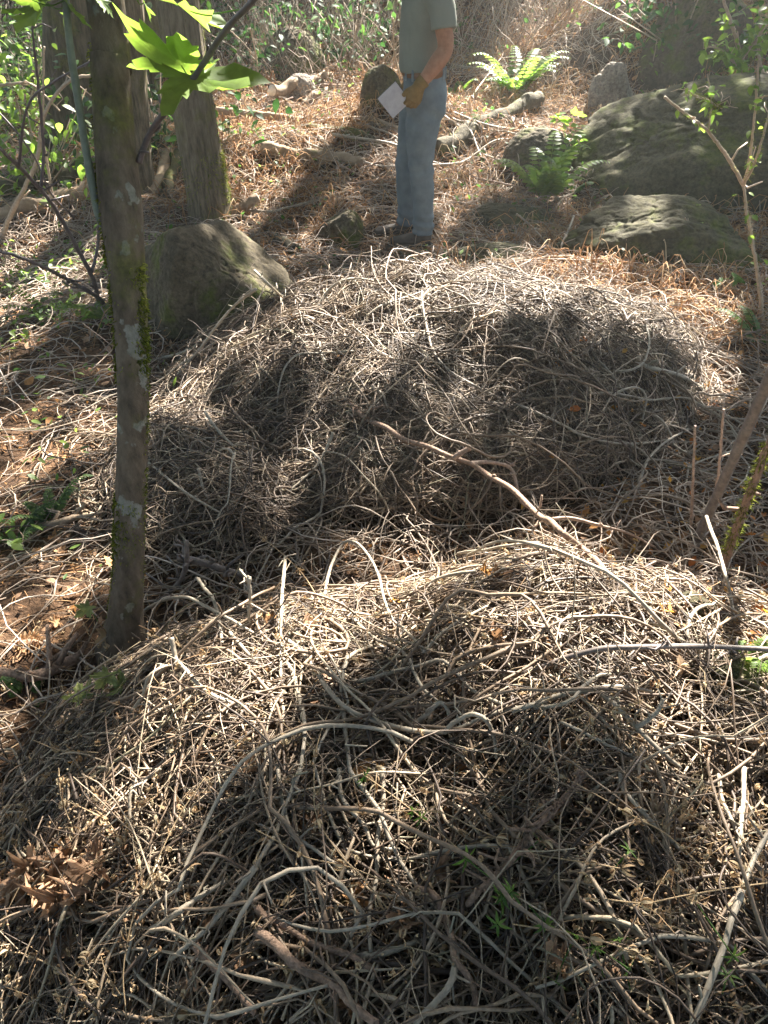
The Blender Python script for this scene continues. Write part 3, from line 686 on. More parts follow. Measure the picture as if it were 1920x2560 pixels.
stick('side_twig', None, None, Zr(1280, 1280, [(255, 45, .12), (380, 40, .12), (560, 85, .12), (760, 140, .09), (930, 230, .05)]), .0065, M['stick'], .5, 8, parent=br, sp=4)
stick('stick', 'thin black curved stick crossing the nearest heap to the right edge', 'stick', Zr(1280, 1280, [(0, 1060, .02), (200, 1000, .04), (400, 930, .06), (600, 885, .07), (850, 875, .08), (1200, 870, .09), (1659, 890, .10), (1900, 910, .1)]), .0058, M['vine_dark'], .1, 10, 90)
stick('stick', 'rough brown knobbly stick slanting in the lower right of the nearest heap', 'stick', Zr(1280, 1920, [(470, 0, .05), (420, 100, .05), (320, 220, .06), (180, 360, .06), (80, 480, .06), (0, 590, .06)]) + Zr(640, 1920, [(1560, 690, .06), (1440, 800, .05), (1370, 890, .04)]), .0065, M['brownstick'], .25, 12, 120, .35, sp=26)
stick('stick', 'grey broken stick poking from shade beside the small tree trunk', 'stick', Zr(0, 1280, [(1150, 295, .12), (1280, 320, .11), (1430, 365, .08), (1540, 400, .05), (1600, 430, .03)]), .012, M['vine_dark'], .1, 10)
stick('stick', 'curved dark root-like stick from the left edge to the small tree base', 'stick', Zr(0, 1280, [(-60, 1020, .02), (0, 1040, .02), (150, 1065, .02), (280, 1050, .03), (400, 990, .03), (520, 935, .02)]), .017, M['brownstick'], .1, 12)
stick('stick', 'thin upright dark stick in front of the far heap right of the trunk', 'stick', Zr(0, 1280, [(1205, 185, .22), (1210, 300, .16), (1190, 400, .10), (1130, 490, .05), (980, 620, .0)]), .008, M['vine_dark'], .2, 8)
stick('stick', 'pale forked stick beside the brown wedge boulder', 'stick', Zr(0, 640, [(1659, 215, .28), (1520, 320, .2), (1400, 460, .14), (1280, 620, .08), (1150, 770, .05), (1040, 900, .02)]), .0065, M['vine_pale'], .2, 8)
stick('stick', 'pale smooth curved stick ending beside the small tree trunk', 'stick', Zr(0, 640, [(960, 680, .03), (1080, 655, .04), (1200, 620, .05), (1270, 580, .06), (1300, 545, .08)]), .007, M['vine_pale'], .1, 8)
stick('stick', 'thin dead twig sticking up left of the far heap crest', 'stick', Zr(640, 640, [(-230, 420, .2), (-100, 330, .2), (-10, 95, .28), (90, 190, .22), (170, 265, .1)]) [2:], .006, M['vine_pale'], .2, 8)
stick('stick', 'pale slanting stick rising from the far heap crest near the man', 'stick', Zr(1280, 0, [(30, 1385, .10), (130, 1470, .08), (230, 1580, .05), (320, 1659, .02)]), .0065, M['vine_pale'], .2, 8)
stick('stick', 'hooked pale twig on the crest of the far heap below the low boulder', 'stick', Zr(1280, 0, [(400, 1400, .16), (370, 1480, .14), (320, 1590, .08), (330, 1640, .03)]), .008, M['vine_pale'], .3, 8)
stick('stick', 'small bent twig on the far heap crest in front of the low boulder', 'stick', Zr(1280, 0, [(665, 1480, .14), (710, 1540, .10), (750, 1659, .02)]), .008, M['vine_pale'], .3, 8)
stick('stick', 'thick pale stick half buried at the right flank of the far heap', 'stick', Zr(1280, 640, [(800, 700, .05), (960, 740, .06), (1100, 780, .05), (1220, 850, .02)]), .011, M['vine_pale'], .2, 8)
stick('stick', 'weathered split stick lying left of the small tree trunk', 'stick', Zr(0, 1280, [(260, 100, .03), (400, 65, .04), (500, 30, .04), (560, 10, .03)]), .016, M['log'], .3, 8)
stick('stick', 'bleached twig standing at the right edge above the black stick', 'stick', Zr(1280, 1280, [(1260, 30, .16), (1290, 120, .14), (1330, 220, .12), (1380, 400, .09), (1410, 520, .06), (1440, 700, .02)]), .0055, M['vine_pale'], .3, 8)

def log(label, a, b, ra, mat='log', taper=.2, sag=0, drape=1.0, cat='log', ends=False, group='fallen logs on the slope'):
    W = [a + (b - a) * t + rng.normal(0, ra * .2, 3) * (0 < t < 1) for t in np.linspace(0, 1, 7)]
    for q in W: q[2] += drape * max(0, float(H(q[0], q[1])) + ra * .45 - q[2])
    c = catmull(W, 50)[None]; q = radii(c, np.array([ra]), taper, .10)
    Vv, F = tubes(c, q, 16)
    nz = 1 + .0 * Vv[:, 0]
    ax = np.repeat(np.concatenate([c[0, :1], c[0], c[0, -1:]]), 16, 0).reshape(-1, 16, 3).reshape(-1, 3) if False else None
    root = empty('log', a, label, cat, group)
    Vv = Vv + (ra * (.35 * fbm(Vv[:, 0] * 11, Vv[:, 1] * 11, Vv[:, 2] * 11, 4, 8) + .10 * fbm(Vv[:, 0] * 50, Vv[:, 1] * 50, Vv[:, 2] * 50, 2, 9)))[:, None] * np.array([0, .4, 1])
    for _ in range(2): Qs, qs = spurs(c, q * .35, 1, ra * 2.2); obj('branch_stub', *tubes(Qs, qs, 7), M[mat], root)
    obj('log_bark', Vv, F, M[mat], root)
    if ends:
        for p, q_, d, rr in ((c[0, 0], c[0, 1], -1, ra),):
            dr = (p - q_); dr /= np.linalg.norm(dr)
            V2, F2 = tubes(np.array([[p - dr * .01, p + dr * .004]]), np.array([[rr * .93, rr * .9]]), 18)
            obj('cut_end', V2, F2, M['cutwood'], root)
    return root
def hz(u, v, l=0): return hit(u * K5, v * K5, l)      # from the 1659-wide view
log('thin barkless pole lying from the leaning tree to the man', hz(450, 236, .06), hz(870, 283, .03), .034)
log('thick brown log half sunk in orange litter below the thin pole', hz(650, 282, .03), hz(805, 306, .02), .05, 'bark_dark')
log('pale smooth log in the hollow left of the centre', hz(565, 318, .05), hz(785, 352, .03), .050, drape=.6)
log('log rising up the slope with its pale cut end by the top', hz(588, 196, .14), hz(715, 165, .05), .056, 'log', ends=True)
log('short stub crossing the slope below the leaning cut log', hz(655, 225, .02), hz(720, 186, .06), .032)
log('thick mossy log running up to the right of the man', hz(945, 325, .06), hz(1165, 212, .12), .075, 'bark_dark', drape=.3)
log('thin bent pole lying below the thin barkless pole', hz(640, 280, .04), hz(760, 395, .02), .02)
log('short pale cut log end by the foot of the leaning tree', hz(556, 428, .12), hz(490, 462, .03), .036, 'log', ends=True)
log('grey log end in the litter behind the wedge boulder', hz(640, 540, .05), hz(575, 505, .0), .036, 'bark_dark')
for i, (a, b, r_, lb) in enumerate([((0, 412), (190, 378), .075, 'lowest mossy log of the stack at the far left edge'), ((-30, 470), (200, 415), .055, 'grey log in front of the log stack at the far left edge'),
        ((60, 395), (215, 350), .06, 'middle mossy log of the stack behind the tall saplings'), ((210, 372), (335, 318), .075, 'upper log of the stack between the dark broad tree and the small trunk'),
        ((300, 330), (400, 295), .07, 'log ending against the leaning tree from the left'), ((330, 420), (365, 330), .05, 'pale leaning log between the sunlit straight tree and the leaning tree'),
        ((355, 425), (385, 330), .045, 'second pale leaning log touching the leaning tree'), ((90, 440), (200, 398), .05, 'thin brown log lying across the front of the log stack')]):
    log(lb, hz(*a, .05), hz(*b, .05), r_, 'log' if i % 2 else 'bark_dark')

for i in range(26):
    u = rng.uniform(430, 1230); v = rng.uniform(130, 470)
    if 840 < u < 990: u += 170
    p = hz(u, v, .0); a_ = rng.normal(.1, .8); L_ = rng.uniform(.4, 1.3); W = []
    for t in np.linspace(-.5, .5, 6):
        q = p + np.array([math.cos(a_), math.sin(a_), 0]) * t * L_ + rng.normal(0, .03, 3); q[2] = float(H(q[0], q[1])) + .03 + .05 * rng.random(); W.append(q)
    stick('branch', 'bare pale branch among the thin ones strewn over the orange slope', 'branch', W, rng.uniform(.006, .014), M['vine_pale' if i % 3 else 'stick'], .5, 8, 60, group='thin bare branches on the slope', sp=5)

# ------------------------------------------------------------------ trees
canopy_slots = []
def trunk_mesh(W, rads, S=44, n=130, ridge=.06, freq=(14, 2.0), seed=0, flare=.0):
    c = catmull(W, n); t = np.linspace(0, 1, n); wa = np.asarray(W, float); wd = np.r_[0, np.cumsum(np.linalg.norm(np.diff(wa, axis=0), axis=1))]; r = np.interp(t, wd / wd[-1], rads)
    d = np.r_[0, np.cumsum(np.linalg.norm(np.diff(c, axis=0), axis=1))]
    V, F = tubes(c[None], r[None], S)
    V = V.reshape(n + 2, S, 3); cc = np.concatenate([c[:1], c, c[-1:]]); dd = np.r_[0, d, d[-1]]; rr = np.r_[r[0] * 1e-3, r, r[-1] * 1e-3]
    off = V - cc[:, None]; L = np.linalg.norm(off, axis=2, keepdims=True) + 1e-9; dr = off / L
    an = np.arctan2(dr[..., 1], dr[..., 0]); A, B = np.cos(an) * freq[0] / 4, np.sin(an) * freq[0] / 4
    nz = fbm(A, B, dd[:, None] * freq[1], 4, seed); k = 1 - np.abs(nz) * 2.2
    big = fbm(A * .25, B * .25, dd[:, None] * 1.1, 2, seed + 4)
    amp = (rr[:, None] * (ridge * k + .10 * big))
    if flare: amp = amp + rr[:, None] * flare * np.exp(-dd[:, None] / .14) * (.7 + .8 * np.maximum(0, np.sin(an * 4 + seed)))
    V = V + dr * (amp * (rr > .002)[:, None])[..., None]
    return V.reshape(-1, 3), F, c, r
def moss_tufts(c, r, n, side, span, ln=.02, spread=.9):
    """short moss strands standing on one side of a trunk"""
    k = (U(span[0], span[1], n) * (len(c) - 1)).astype(int); a = side + rng.normal(0, spread, n)
    dr = np.c_[np.cos(a), np.sin(a), np.zeros(n)]; p = c[k] + dr * r[k][:, None] * 1.0; p[:, 2] += U(-.01, .01, n)
    e = dr * U(.3, 1.2, n)[:, None] * ln + rng.normal(0, ln * .5, (n, 3)); e[:, 2] -= ln * .2
    kp = vn(p[:, 0] * 40, p[:, 1] * 40, p[:, 2] * 28, 5) > -.15; p, e = p[kp], e[kp]; n = len(p); Q = np.stack([p, p + e * .5, p + e], 1); Q[:, 2, 2] -= ln * .3
    return tubes(Q, np.tile([.0013, .0011, .0005], (n, 1)) * max(1, ln / .012), 3)
def limb(a, b, ra, droop=.3, n=16):
    W = [a, a + (b - a) * .35 + [0, 0, droop], a + (b - a) * .7 + [0, 0, droop * .9], b]
    c = catmull(W, n)[None]; return tubes(c, np.linspace(ra, ra * .25, n)[None], 7)
TREES = []
def tree(name, label, W, rads, mat, S=44, n=130, seed=0, ridge=.06, flare=0, moss=None, cat='tree', top=8.5, crown=True, freq=(14, 2.0)):
    """W: axis points that show in the photograph; the trunk goes on above to the height top"""
    W = [np.array(p, float) for p in W]; d = W[-1] - W[-2]; d = d / d[2]; d[:2] *= .5
    vis = len(W)
    while W[-1][2] < top: W.append(W[-1] + d * 1.5)
    rads = list(rads) + (list(np.linspace(rads[-1], rads[-1] * .35, len(W) - len(rads) + 1)[1:]) if len(W) > len(rads) else [])
    base = W[0].copy()
    root = empty(name, base + [0, 0, .03], label, cat)
    V, F, c, r = trunk_mesh(W, rads, S, n + 14 * (len(W) - vis), ridge, freq, seed, flare)
    obj('trunk', V, F, mat, root)
    if moss is not None:
        V, F = join([moss_tufts(c, r, *m) for m in moss]); tag(obj('moss', V, F, M['moss'], root), kind='stuff')
    if crown: TREES.append((root, W[-1], mat, c))
    return root, c, r
def pt(u, v, D): return at(u * K5, v * K5, D)
# small foreground tree
fb = hit(300, 1625, 0, H)
def FD(v):      # the trunk leans away up the slope: distance at which a height is seen
    ta = math.tan(R(PITCH) - math.atan((1280 - v * K5) / FPX)); q = .26; zb = fb[2]
    return (fb[1] + q * (CAMZ - zb)) / (1 + q * ta)
def fp(u, v, dD=0.0): return pt(u, v, FD(v) + dD)
fb[2] -= .05
Wf = [fb, fp(270, 1340), fp(277, 1240), fp(281, 1110), fp(285, 1000), fp(288, 860), fp(284, 720), fp(275, 600), fp(262, 460), fp(250, 330), fp(242, 210), fp(234, 100), fp(225, -20)]
fore, fc, fr = tree('maple_tree', 'slender lichen-spotted tree trunk standing in the left foreground', Wf,
    [.078, .047, .041, .0405, .040, .040, .041, .043, .049, .045, .041, .039, .038], M['bark_fore'], 48, 260, 3, .02, .35,
    [(2600, math.pi + .2, (.005, .075), .006, .35), (1500, math.pi + .8, (.05, .072), .006, .6), (900, -.4, (.118, .152), .006, .35), (1100, math.pi + .1, (.115, .16), .006, .35), (1200, math.pi, (.16, .21), .006, .35), (900, -.1, (.02, .13), .004, .2)], top=7.5, freq=(8, 3.5))
def up(bu, bv, tu, D, dz=.0, lean=0):
    b = hit(bu * K5, bv * K5, 0, H); return b
def bg_tree(name, label, bu, bv, tu, D, r0, r1, mat, seed, moss=None, top=11, flare=.25):
    b = pt(bu, bv, D); b[2] = float(H(b[0], b[1])) - .1
    m = pt((bu + tu) / 2, bv * .5, D); t = pt(tu, -20, D)
    return tree(name, label, [b, pt(bu, bv - 25, D), m, t], [r0 * 1.1, r0, (r0 + r1) / 2, r1], mat, 90, 240, seed, .10, flare, moss, top=top, freq=(30, 1.6))
bg_tree('fir_tree', 'leaning grey furrowed tree with moss on its sunny right side', 452, 462, 380, 5.6, .138, .122, M['bark_grey'], 5, [(5000, .2, (.02, .16), .014, .5), (3500, 0, (0.0, .05), .022, 1.2), (1500, .1, (.16, .2), .02, .4)])
bg_tree('fir_tree', 'straight tree with a sunlit right edge half hidden behind the foreground trunk', 285, 462, 258, 5.9, .15, .13, M['bark_grey'], 6)
bg_tree('fir_tree', 'broad dark furrowed tree behind the thin saplings', 165, 362, 150, 7.4, .23, .20, M['bark_dark'], 7)
bg_tree('fir_tree', 'dark slim tree between the sunlit straight tree and the leaning tree', 325, 300, 312, 8.6, .16, .13, M['bark_dark'], 8)

# big maple leaves hanging on the foreground tree's branch
def big_leaf(parent, centre, tip, nrm, size, mat, seed, stalk_from, name='leaf'):
    V, F = leaf_maple(5, .35, seed); x = np.array(tip, float) - centre; x /= np.linalg.norm(x)
    n = np.array(nrm, float); n -= x * (x @ n); n /= np.linalg.norm(n); y = np.cross(n, x)
    Rm = np.stack([x, y, n], 1)[None]
    V, F = scatter(V, F, np.array([centre]), Rm, np.array([size]))
    c = catmull([stalk_from, (np.array(stalk_from) + centre) / 2 + [0, 0, -.01], centre], 8)[None]
    V2, F2 = tubes(c, np.full((1, 8), .0013), 5)
    V, F = join([(V, F), (V2, F2)])
    obj(name, V, F, mat, parent)
D0 = FD(345)
bpts = [fp(300, 350), fp(318, 300, -.02), fp(342, 260, -.05), fp(372, 228, -.08), fp(404, 190, -.11), fp(445, 128, -.16), fp(490, 62, -.22), fp(560, -12, -.30), fp(640, -90, -.38)]
br_o = stick('branch', None, None, bpts, .0072, M['stem_dark'], .3, 10, 80, .2, parent=fore, sp=5)
def leafat(o, u, v, D, tu, tv, tD, nrm, sz, mat, seed, su, sv, sD): big_leaf(o, fp(u, v, D), fp(tu, tv, tD), nrm, sz, mat, seed, fp(su, sv, sD))
leafat(br_o, 392, 142, -.10, 300, 96, -.16, (.1, .55, .9), .31, M['yelgreen'], 1, 420, 165, -.12)
leafat(br_o, 425, 168, -.12, 520, 232, -.2, (.25, -.35, 1), .35, M['yelgreen'], 2, 418, 170, -.12)
leafat(br_o, 385, 12, -.10, 455, 70, -.2, (.3, .3, 1), .26, M['yelgreen'], 3, 520, 20, -.25)
s_o = stick('branch', None, None, [fp(262, 600), fp(228, 500), fp(212, 460, -.01), fp(190, 350, -.02), fp(166, 200, -.04), fp(150, 90, -.06), fp(140, -30, -.08)], .0105, M['stem_green'], .35, 10, 80, .06, parent=fore, sp=2)
leafat(s_o, 98, 5, -.05, 40, 62, -.12, (.0, .45, .9), .22, M['yelgreen'], 4, 145, 10, -.07)
leafat(s_o, 70, 0, -.12, 25, -18, -.15, (-.2, .4, .9), .155, M['yelgreen'], 5, 140, 0, -.08)
leafat(s_o, 148, 8, -.07, 180, 62, -.14, (.1, .7, .5), .13, M['yelgreen'], 6, 145, 0, -.07)
leafat(s_o, 312, 5, .05, 325, 40, .02, (.1, .7, .5), .09, M['yelgreen'], 7, 290, -10, .03)
leafat(s_o, 220, 0, -.10, 215, 22, -.12, (.1, .7, .5), .08, M['yelgreen'], 8, 200, -10, -.08)

# saplings on the left and right
def sapling(label, axes, mat, leafmat=None, nl=0, ls=.05, moss=0, group=None, cat='sapling', sp=6, name='sapling', lspan=(.3, 1)):
    base = axes[0][0][0]; root = empty(name, base, label, cat, group); allc = []
    for W, r_ in axes:
        c = catmull(W, 10 * len(W))[None]; c = c + rng.normal(0, r_ * .12, c.shape); q = radii(c, np.array([r_]), .45, .12)
        parts = [tubes(c, q, 9)]
        if sp: Q, qq = spurs(c, q, sp, .09); parts.append(tubes(Q, qq, 5))
        V, F = join(parts); obj('stem', V, F, mat, root); allc.append((c[0], q[0]))
    if moss:
        V, F = join([moss_tufts(c, q, moss, 0, (.1, .9), .012, 3) for c, q in allc]); tag(obj('moss', V, F, M['moss'], root), kind='stuff')
    if nl:
        pos, dirs = [], []
        for c, q in allc:
            k = (U(lspan[0], lspan[1], nl) * (len(c) - 1)).astype(int); pos.append(c[k] + rng.normal(0, ls * .5, (nl, 3)))
        pos = np.vstack(pos); n = len(pos)
        V, F = scatter(*T_oval[0], pos, rotm(U(0, 6.28, n), rng.normal(.2, .5, n), rng.normal(0, .5, n)), U(.6, 1.2, n) * ls)
        tag(obj('leaves', V, F, leafmat, root), kind='stuff')
    return root
sb = hit(251 , 768, 0, H); Db = sb[1]
sapling('dark leaning sapling with two stems standing left of the lichen-spotted trunk', [
    ([sb, pt(195, 590, Db - .05), pt(130, 470, Db - .25), pt(88, 410, Db - .4), pt(38, 358, Db - .6), pt(-10, 310, Db - .8)], .013),
    ([pt(196, 592, Db - .05), pt(210, 540, Db), pt(216, 450, Db), pt(228, 280, Db - .05), pt(231, 120, Db - .1), pt(232, -20, Db - .1)], .0085),
    ([pt(88, 410, Db - .4), pt(94, 330, Db - .4), pt(84, 200, Db - .45), pt(70, 60, Db - .5), pt(68, -20, Db - .5)], .008),
    ([pt(40, 360, Db - .6), pt(60, 230, Db - .7), pt(120, 175, Db - .7), pt(220, 120, Db - .7)], .006)], M['stem_dark'], sp=5)
sapling('dark slanting stem low at the left edge running to the sapling foot', [([sb + [.02, -.02, 0], pt(215, 645, Db - .15), pt(140, 600, Db - .3), pt(60, 562, Db - .5), pt(-10, 540, Db - .6)], .013)], M['stem_dark'], moss=250)
sapling('thin grey whip crossing the tall saplings at the left', [([hit(160 * K5, 470 * K5, 0, H), pt(112, 420, Db + .5), pt(80, 350, Db + .4), pt(40, 290, Db + .3), pt(-10, 235, Db + .3)], .008)], M['stem_dark'], sp=3)
for i, (pts_, r_, lb) in enumerate([
    ([(0, 520), (30, 450), (80, 345), (95, 250), (150, 175), (230, 160)], .016, 'bent tan stem arching to the right at the far left'),
    ([(110, 430), (98, 330), (88, 300), (92, 240), (95, 100)], .010, 'thin tan upright stem beside the arching one'),
    ([(-10, 185), (60, 180), (90, 200), (130, 240)], .010, 'tan twig bent over near the left edge among green shrubs'),
    ([(150, 455), (120, 440), (100, 380)], .008, 'short curled dry stem in front of the log stack')]):
    D = 5.2 + .3 * i; W = [pt(u, v, D) for u, v in pts_]; W[0][2] = min(W[0][2], float(H(W[0][0], D)) + .02) if i in (0, 1, 3) else W[0][2]
    sapling(lb, [(W, r_)], M['stem_tan'], sp=4, cat='stem', name='dry_plant')
for i, (u0, v0, u1, v1, lb) in enumerate([(725, 150, 718, 25, 'thin upright dead stem on the bank left of the man'), (868, 180, 850, 40, 'reddish dead sapling just left of the man'), (905 - 40, 60, 830, -20, 'bare twig high on the bank beside the man'),
        (560, 190, 540, 60, 'pale dead twig above the cut log'), (610, 170, 640, 40, 'thin dead stem leaning right above the cut log'), (1000, 60, 980, -10, 'bent bare twig right of the man against the bank')]):
    b = hit(u0 * K5, v0 * K5, 0, H); m = pt((u0 + u1) / 2 + rng.uniform(-12, 12), (v0 + v1) / 2, b[1]); t = pt(u1, v1, b[1] - .1)
    sapling(lb, [([b, m, t], .010), ([m, m + (t - m) * .5 + [.15 * (-1) ** i, 0, .05], m + (t - m) * .8 + [.3 * (-1) ** i, 0, .1]], .006)], M['stem_tan'], sp=6, cat='stem', name='dead_sapling')
# mossy sapling at the right edge, bare twigs in front of the boulder
rb_ = hit(1648 * K5, 660 * K5, 0, H); Dr = 3.9
W0 = [gz(pt(1650, 700, 3.9)[0], 3.9), pt(1640, 620, Dr), pt(1628, 540, Dr), pt(1612, 450, Dr), pt(1606, 400, Dr)]
sapling('mossy forked sapling at the right edge in front of the dark boulder', [
    (W0, .012), ([W0[-1], pt(1575, 345, Dr), pt(1530, 285, Dr), pt(1480, 245, Dr), pt(1435, 210, Dr)], .010),
    ([W0[-1], pt(1618, 350, Dr), pt(1630, 250, Dr), pt(1640, 120, Dr)], .008), ([W0[-1], pt(1635, 340, Dr - .1), pt(1665, 230, Dr - .1)], .008),
    ([pt(1530, 285, Dr), pt(1537, 220, Dr), pt(1528, 160, Dr)], .005), ([pt(1537, 220, Dr), pt(1500, 205, Dr), pt(1478, 190, Dr)], .005), ([pt(1537, 222, Dr), pt(1560, 235, Dr)], .005)],
    M['stem_tan'], M['yelgreen'], 12, .045, 130, sp=4)
sapling('small sapling with yellow green leaves at the top right corner', [([gz(3.0, 6.9), pt(1600, 130, 6.9), pt(1560, -10, 6.9)], .02), ([pt(1600, 130, 6.9), pt(1650, 60, 6.8), pt(1665, 0, 6.8)], .014),
    ([pt(1598, 150, 6.9), pt(1560, 110, 6.8), pt(1530, 100, 6.7)], .009)], M['stem_tan'], M['yelgreen'], 60, .09, sp=6, lspan=(.1, 1))
sapling('leafy green sapling at the right edge above the boulders', [([gz(3.75, 7.3), pt(1650, 160, 7.2), pt(1640, 20, 7.1)], .018), ([pt(1650, 200, 7.2), pt(1610, 190, 7.0), pt(1590, 170, 6.9)], .010)], M['stem_tan'], M['green'], 90, .10, sp=6, lspan=(.1, 1))
for (u0, v0, u1, v1, n_, lb) in [(1385, 190, 1420, 80, 26, 'little shrub with round bright leaves on the grassy hump'), (1275, 350, 1200, 250, 40, 'young plant with bright leaves right of the mossy log'),
        (1490, 560, 1480, 470, 5, 'tiny green sprig by the low mossy boulder')]:
    b = hit(u0 * K5, v0 * K5, 0, H); t = pt(u1, v1, b[1]); sapling(lb, [([b, (b + t) / 2 + [.03, 0, 0], t], .006)], M['stem_tan'], M['yelgreen'], n_, .075, sp=3, cat='shrub', name='shrub', lspan=(.2, 1))
# slanted poles at the right
a = hit(1500 * K5, 1180 * K5, 0, H); b = pt(1695, 745, a[1] - .1)
stick('leaning_pole', 'smooth brown pole leaning in from the right edge over the hollow', 'pole', [a, a + (b - a) * .3, a + (b - a) * .65, b, a + (b - a) * 1.6], .016, M['vine_dark'], .05, 12, 40, .03, sp=0)
a2 = a + [.05, -.12, 0]; b2 = pt(1700, 855, a[1] - .2)
sapling('mossy leaning stem beside the smooth brown pole at the right edge', [([a2, a2 + (b2 - a2) * .5, b2, a2 + (b2 - a2) * 1.4], .015)], M['brownstick'], moss=1300, sp=3)
a3 = hit(1470 * K5, 1160 * K5, 0, SF)
for du, hgt, lb in ((0, 1000, 'thin brown cut stub standing by the leaning pole'), (72, 890, 'thin upright stem with a pale tip beside the leaning pole')):
    sapling(lb, [([pt(1492 + du * .3, 1150, a[1] + .05), pt(1496 + du * .7, 1060, a[1] + .03), pt(1502 + du * .85, 920 if du == 0 else 885, a[1])], .006)], M['stick'], sp=2, cat='stem', name='dry_plant')
for u0, v0, u1, v1, lb in ((1155, 1020, 1165, 790, 'thin reddish twig standing in front of the far heap'),):
    sapling(lb, [([pt(u0 - 12, v0 - 10, 2.7), pt(u0 + 5, (v0 + v1) / 2, 2.72), pt(u1, v1, 2.75)], .0045)], M['stick'], sp=3, cat='stem', name='dry_plant')

# ------------------------------------------------------------------ ferns and leafy plants
def frond_plant(label, base, n, L, mat, leaf=.05, rise0=.6, name='fern', cat='fern', group=None, face=None, width=1.0):
    root = empty(name, base, label, cat, group)
    for i in range(n):
        a = (face + rng.normal(0, .9)) if face is not None else rng.uniform(0, 6.28); l = L * rng.uniform(.5, 1.25); rise = rise0 * rng.uniform(.55, 1.2)
        d = np.array([math.cos(a), math.sin(a), 0]); t = np.linspace(0, 1, 16)
        c = np.array(base) + d * (l * t[:, None] * .9) + np.c_[0 * t, 0 * t, rise * l * np.sin(t * 1.75)]
        V1, F1 = tubes(c[None], np.linspace(.003, .001, 16)[None], 5)
        s = np.cross(d, [0, 0, 1]); m = 14; kk = np.linspace(3, 15, m).astype(int); pos, rot, sc = [], [], []
        for k in kk:
            for sg in (-1, 1):
                T = c[min(k + 1, 15)] - c[k - 1]; T /= np.linalg.norm(T); x = s * sg + T * .45 + [0, 0, -.15]; x /= np.linalg.norm(x)
                nn = np.cross(T, s); nn = nn if nn[2] > 0 else -nn; nn -= x * (x @ nn); nn /= np.linalg.norm(nn)
                pos.append(c[k]); rot.append(np.stack([x, np.cross(nn, x), nn], 1)); sc.append(leaf * (1.15 - .75 * k / 15) * rng.uniform(.85, 1.1))
        sc = np.array(sc); V2, F2 = scatter(leaf_oval(.42 * width, .15, .15)[0], leaf_oval()[1], np.array(pos), np.array(rot), sc)
        V, F = join([(V1, F1), (V2, F2)]); obj('frond', V, F, mat, root)
    return root
frond_plant('bright green leafy shrub right of the man, level with his waist', hz(1112, 205), 20, .52, M['yelgreen'], .10, .6, 'shrub', 'shrub', width=1.1)
frond_plant('green holly-like plant right of the man, level with his shin', hz(1175, 440), 15, .46, M['yelgreen'], .10, .9, 'shrub', 'shrub', width=1.1)
frond_plant('low green plant at the foot of the dark boulder left side', hz(1235, 420), 5, .25, M['green'], .07, .9, 'shrub', 'shrub', width=1.5)
frond_plant('small bright fern just right of the lower man jeans pocket', hz(985, 210), 4, .22, M['yelgreen'], .07, .8)
frond_plant('yellow green fern behind the lichen-spotted trunk', hz(235, 695), 7, .26, M['yelgreen'], .055, .5, face=math.pi)
frond_plant('pale green fern on the sunny left flat', hz(120, 690), 6, .25, M['yelgreen'], .045, .5)
frond_plant('small dark green sprig under the wedge boulder', hz(510, 665), 5, .13, M['green'], .06, .8, 'sprig', 'plant', width=1.5)
frond_plant('low fern at the left edge beside the small stones', hz(30, 1170), 7, .16, M['green'], .035, .6)
frond_plant('low green weeds left of the mossy trunk base', hz(110, 1130), 7, .18, M['green'], .035, .6, 'weed', 'plant')
frond_plant('little green weed at the left edge below the curved root', hz(60, 1510), 6, .09, M['green'], .03, .5, 'weed', 'plant')
frond_plant('green sprig inside the shaded flank of the far heap', pt(1205, 900, 2.75), 5, .12, M['green'], .045, .8, 'sprig', 'plant', width=1.3)
frond_plant('small green sprig among brown leaves at the right edge', hz(1620, 1440), 4, .08, M['yelgreen'], .03, .8, 'sprig', 'plant')
frond_plant('green tuft at the far right edge in shade', hz(1640, 740), 8, .25, M['green'], .06, .5)
for u, v, lb in ((70, 330, 'bright leafy shrub at the left edge in front of the logs'), (30, 200, 'bright green shrub high at the left edge'), (90, 120, 'leafy green shrub left of the broad dark tree'), (20, 60, 'yellow green shrub in the top left corner'),
                 (330, 240, 'dark green shrub between the two straight trees'), (600, 90, 'dark leafy shrub on the bank above the cut log'), (760, 60, 'green shrub on the bank left of the man'), (1480, 30, 'green shrub at the top right behind the hump')):
    b = hit(u * K5, v * K5, .3, H); b[2] = float(H(b[0], b[1]))
    root = empty('shrub', b, lb, 'shrub'); n = 420; e = 3 if u > 500 else 1
    q = rng.normal(0, 1, (n, 3)) * [.38, .3, .26]; q[:, 2] = np.abs(q[:, 2]) * 1.4 + .05
    Rm = rotm(U(0, 6.28, n), rng.normal(.3, .5, n), rng.normal(0, .5, n))
    V, F = scatter(*T_oval[0], b + q, Rm, U(.05, .12, n)); tag(obj('leaves', V, F, M['yelgreen'] if u < 80 else M['darkgreen'] if u > 300 else M['green'], root), kind='stuff')
    m = 14; e_ = rng.normal(0, .35, (m, 3)); e_[:, 2] = U(.3, .8, m); Q = np.stack([np.tile(b, (m, 1)), b + e_ * .5, b + e_], 1)
    V, F = tubes(Q, np.tile([.008, .006, .003], (m, 1)), 4); obj('stems', V, F, M['stem_tan'], root)

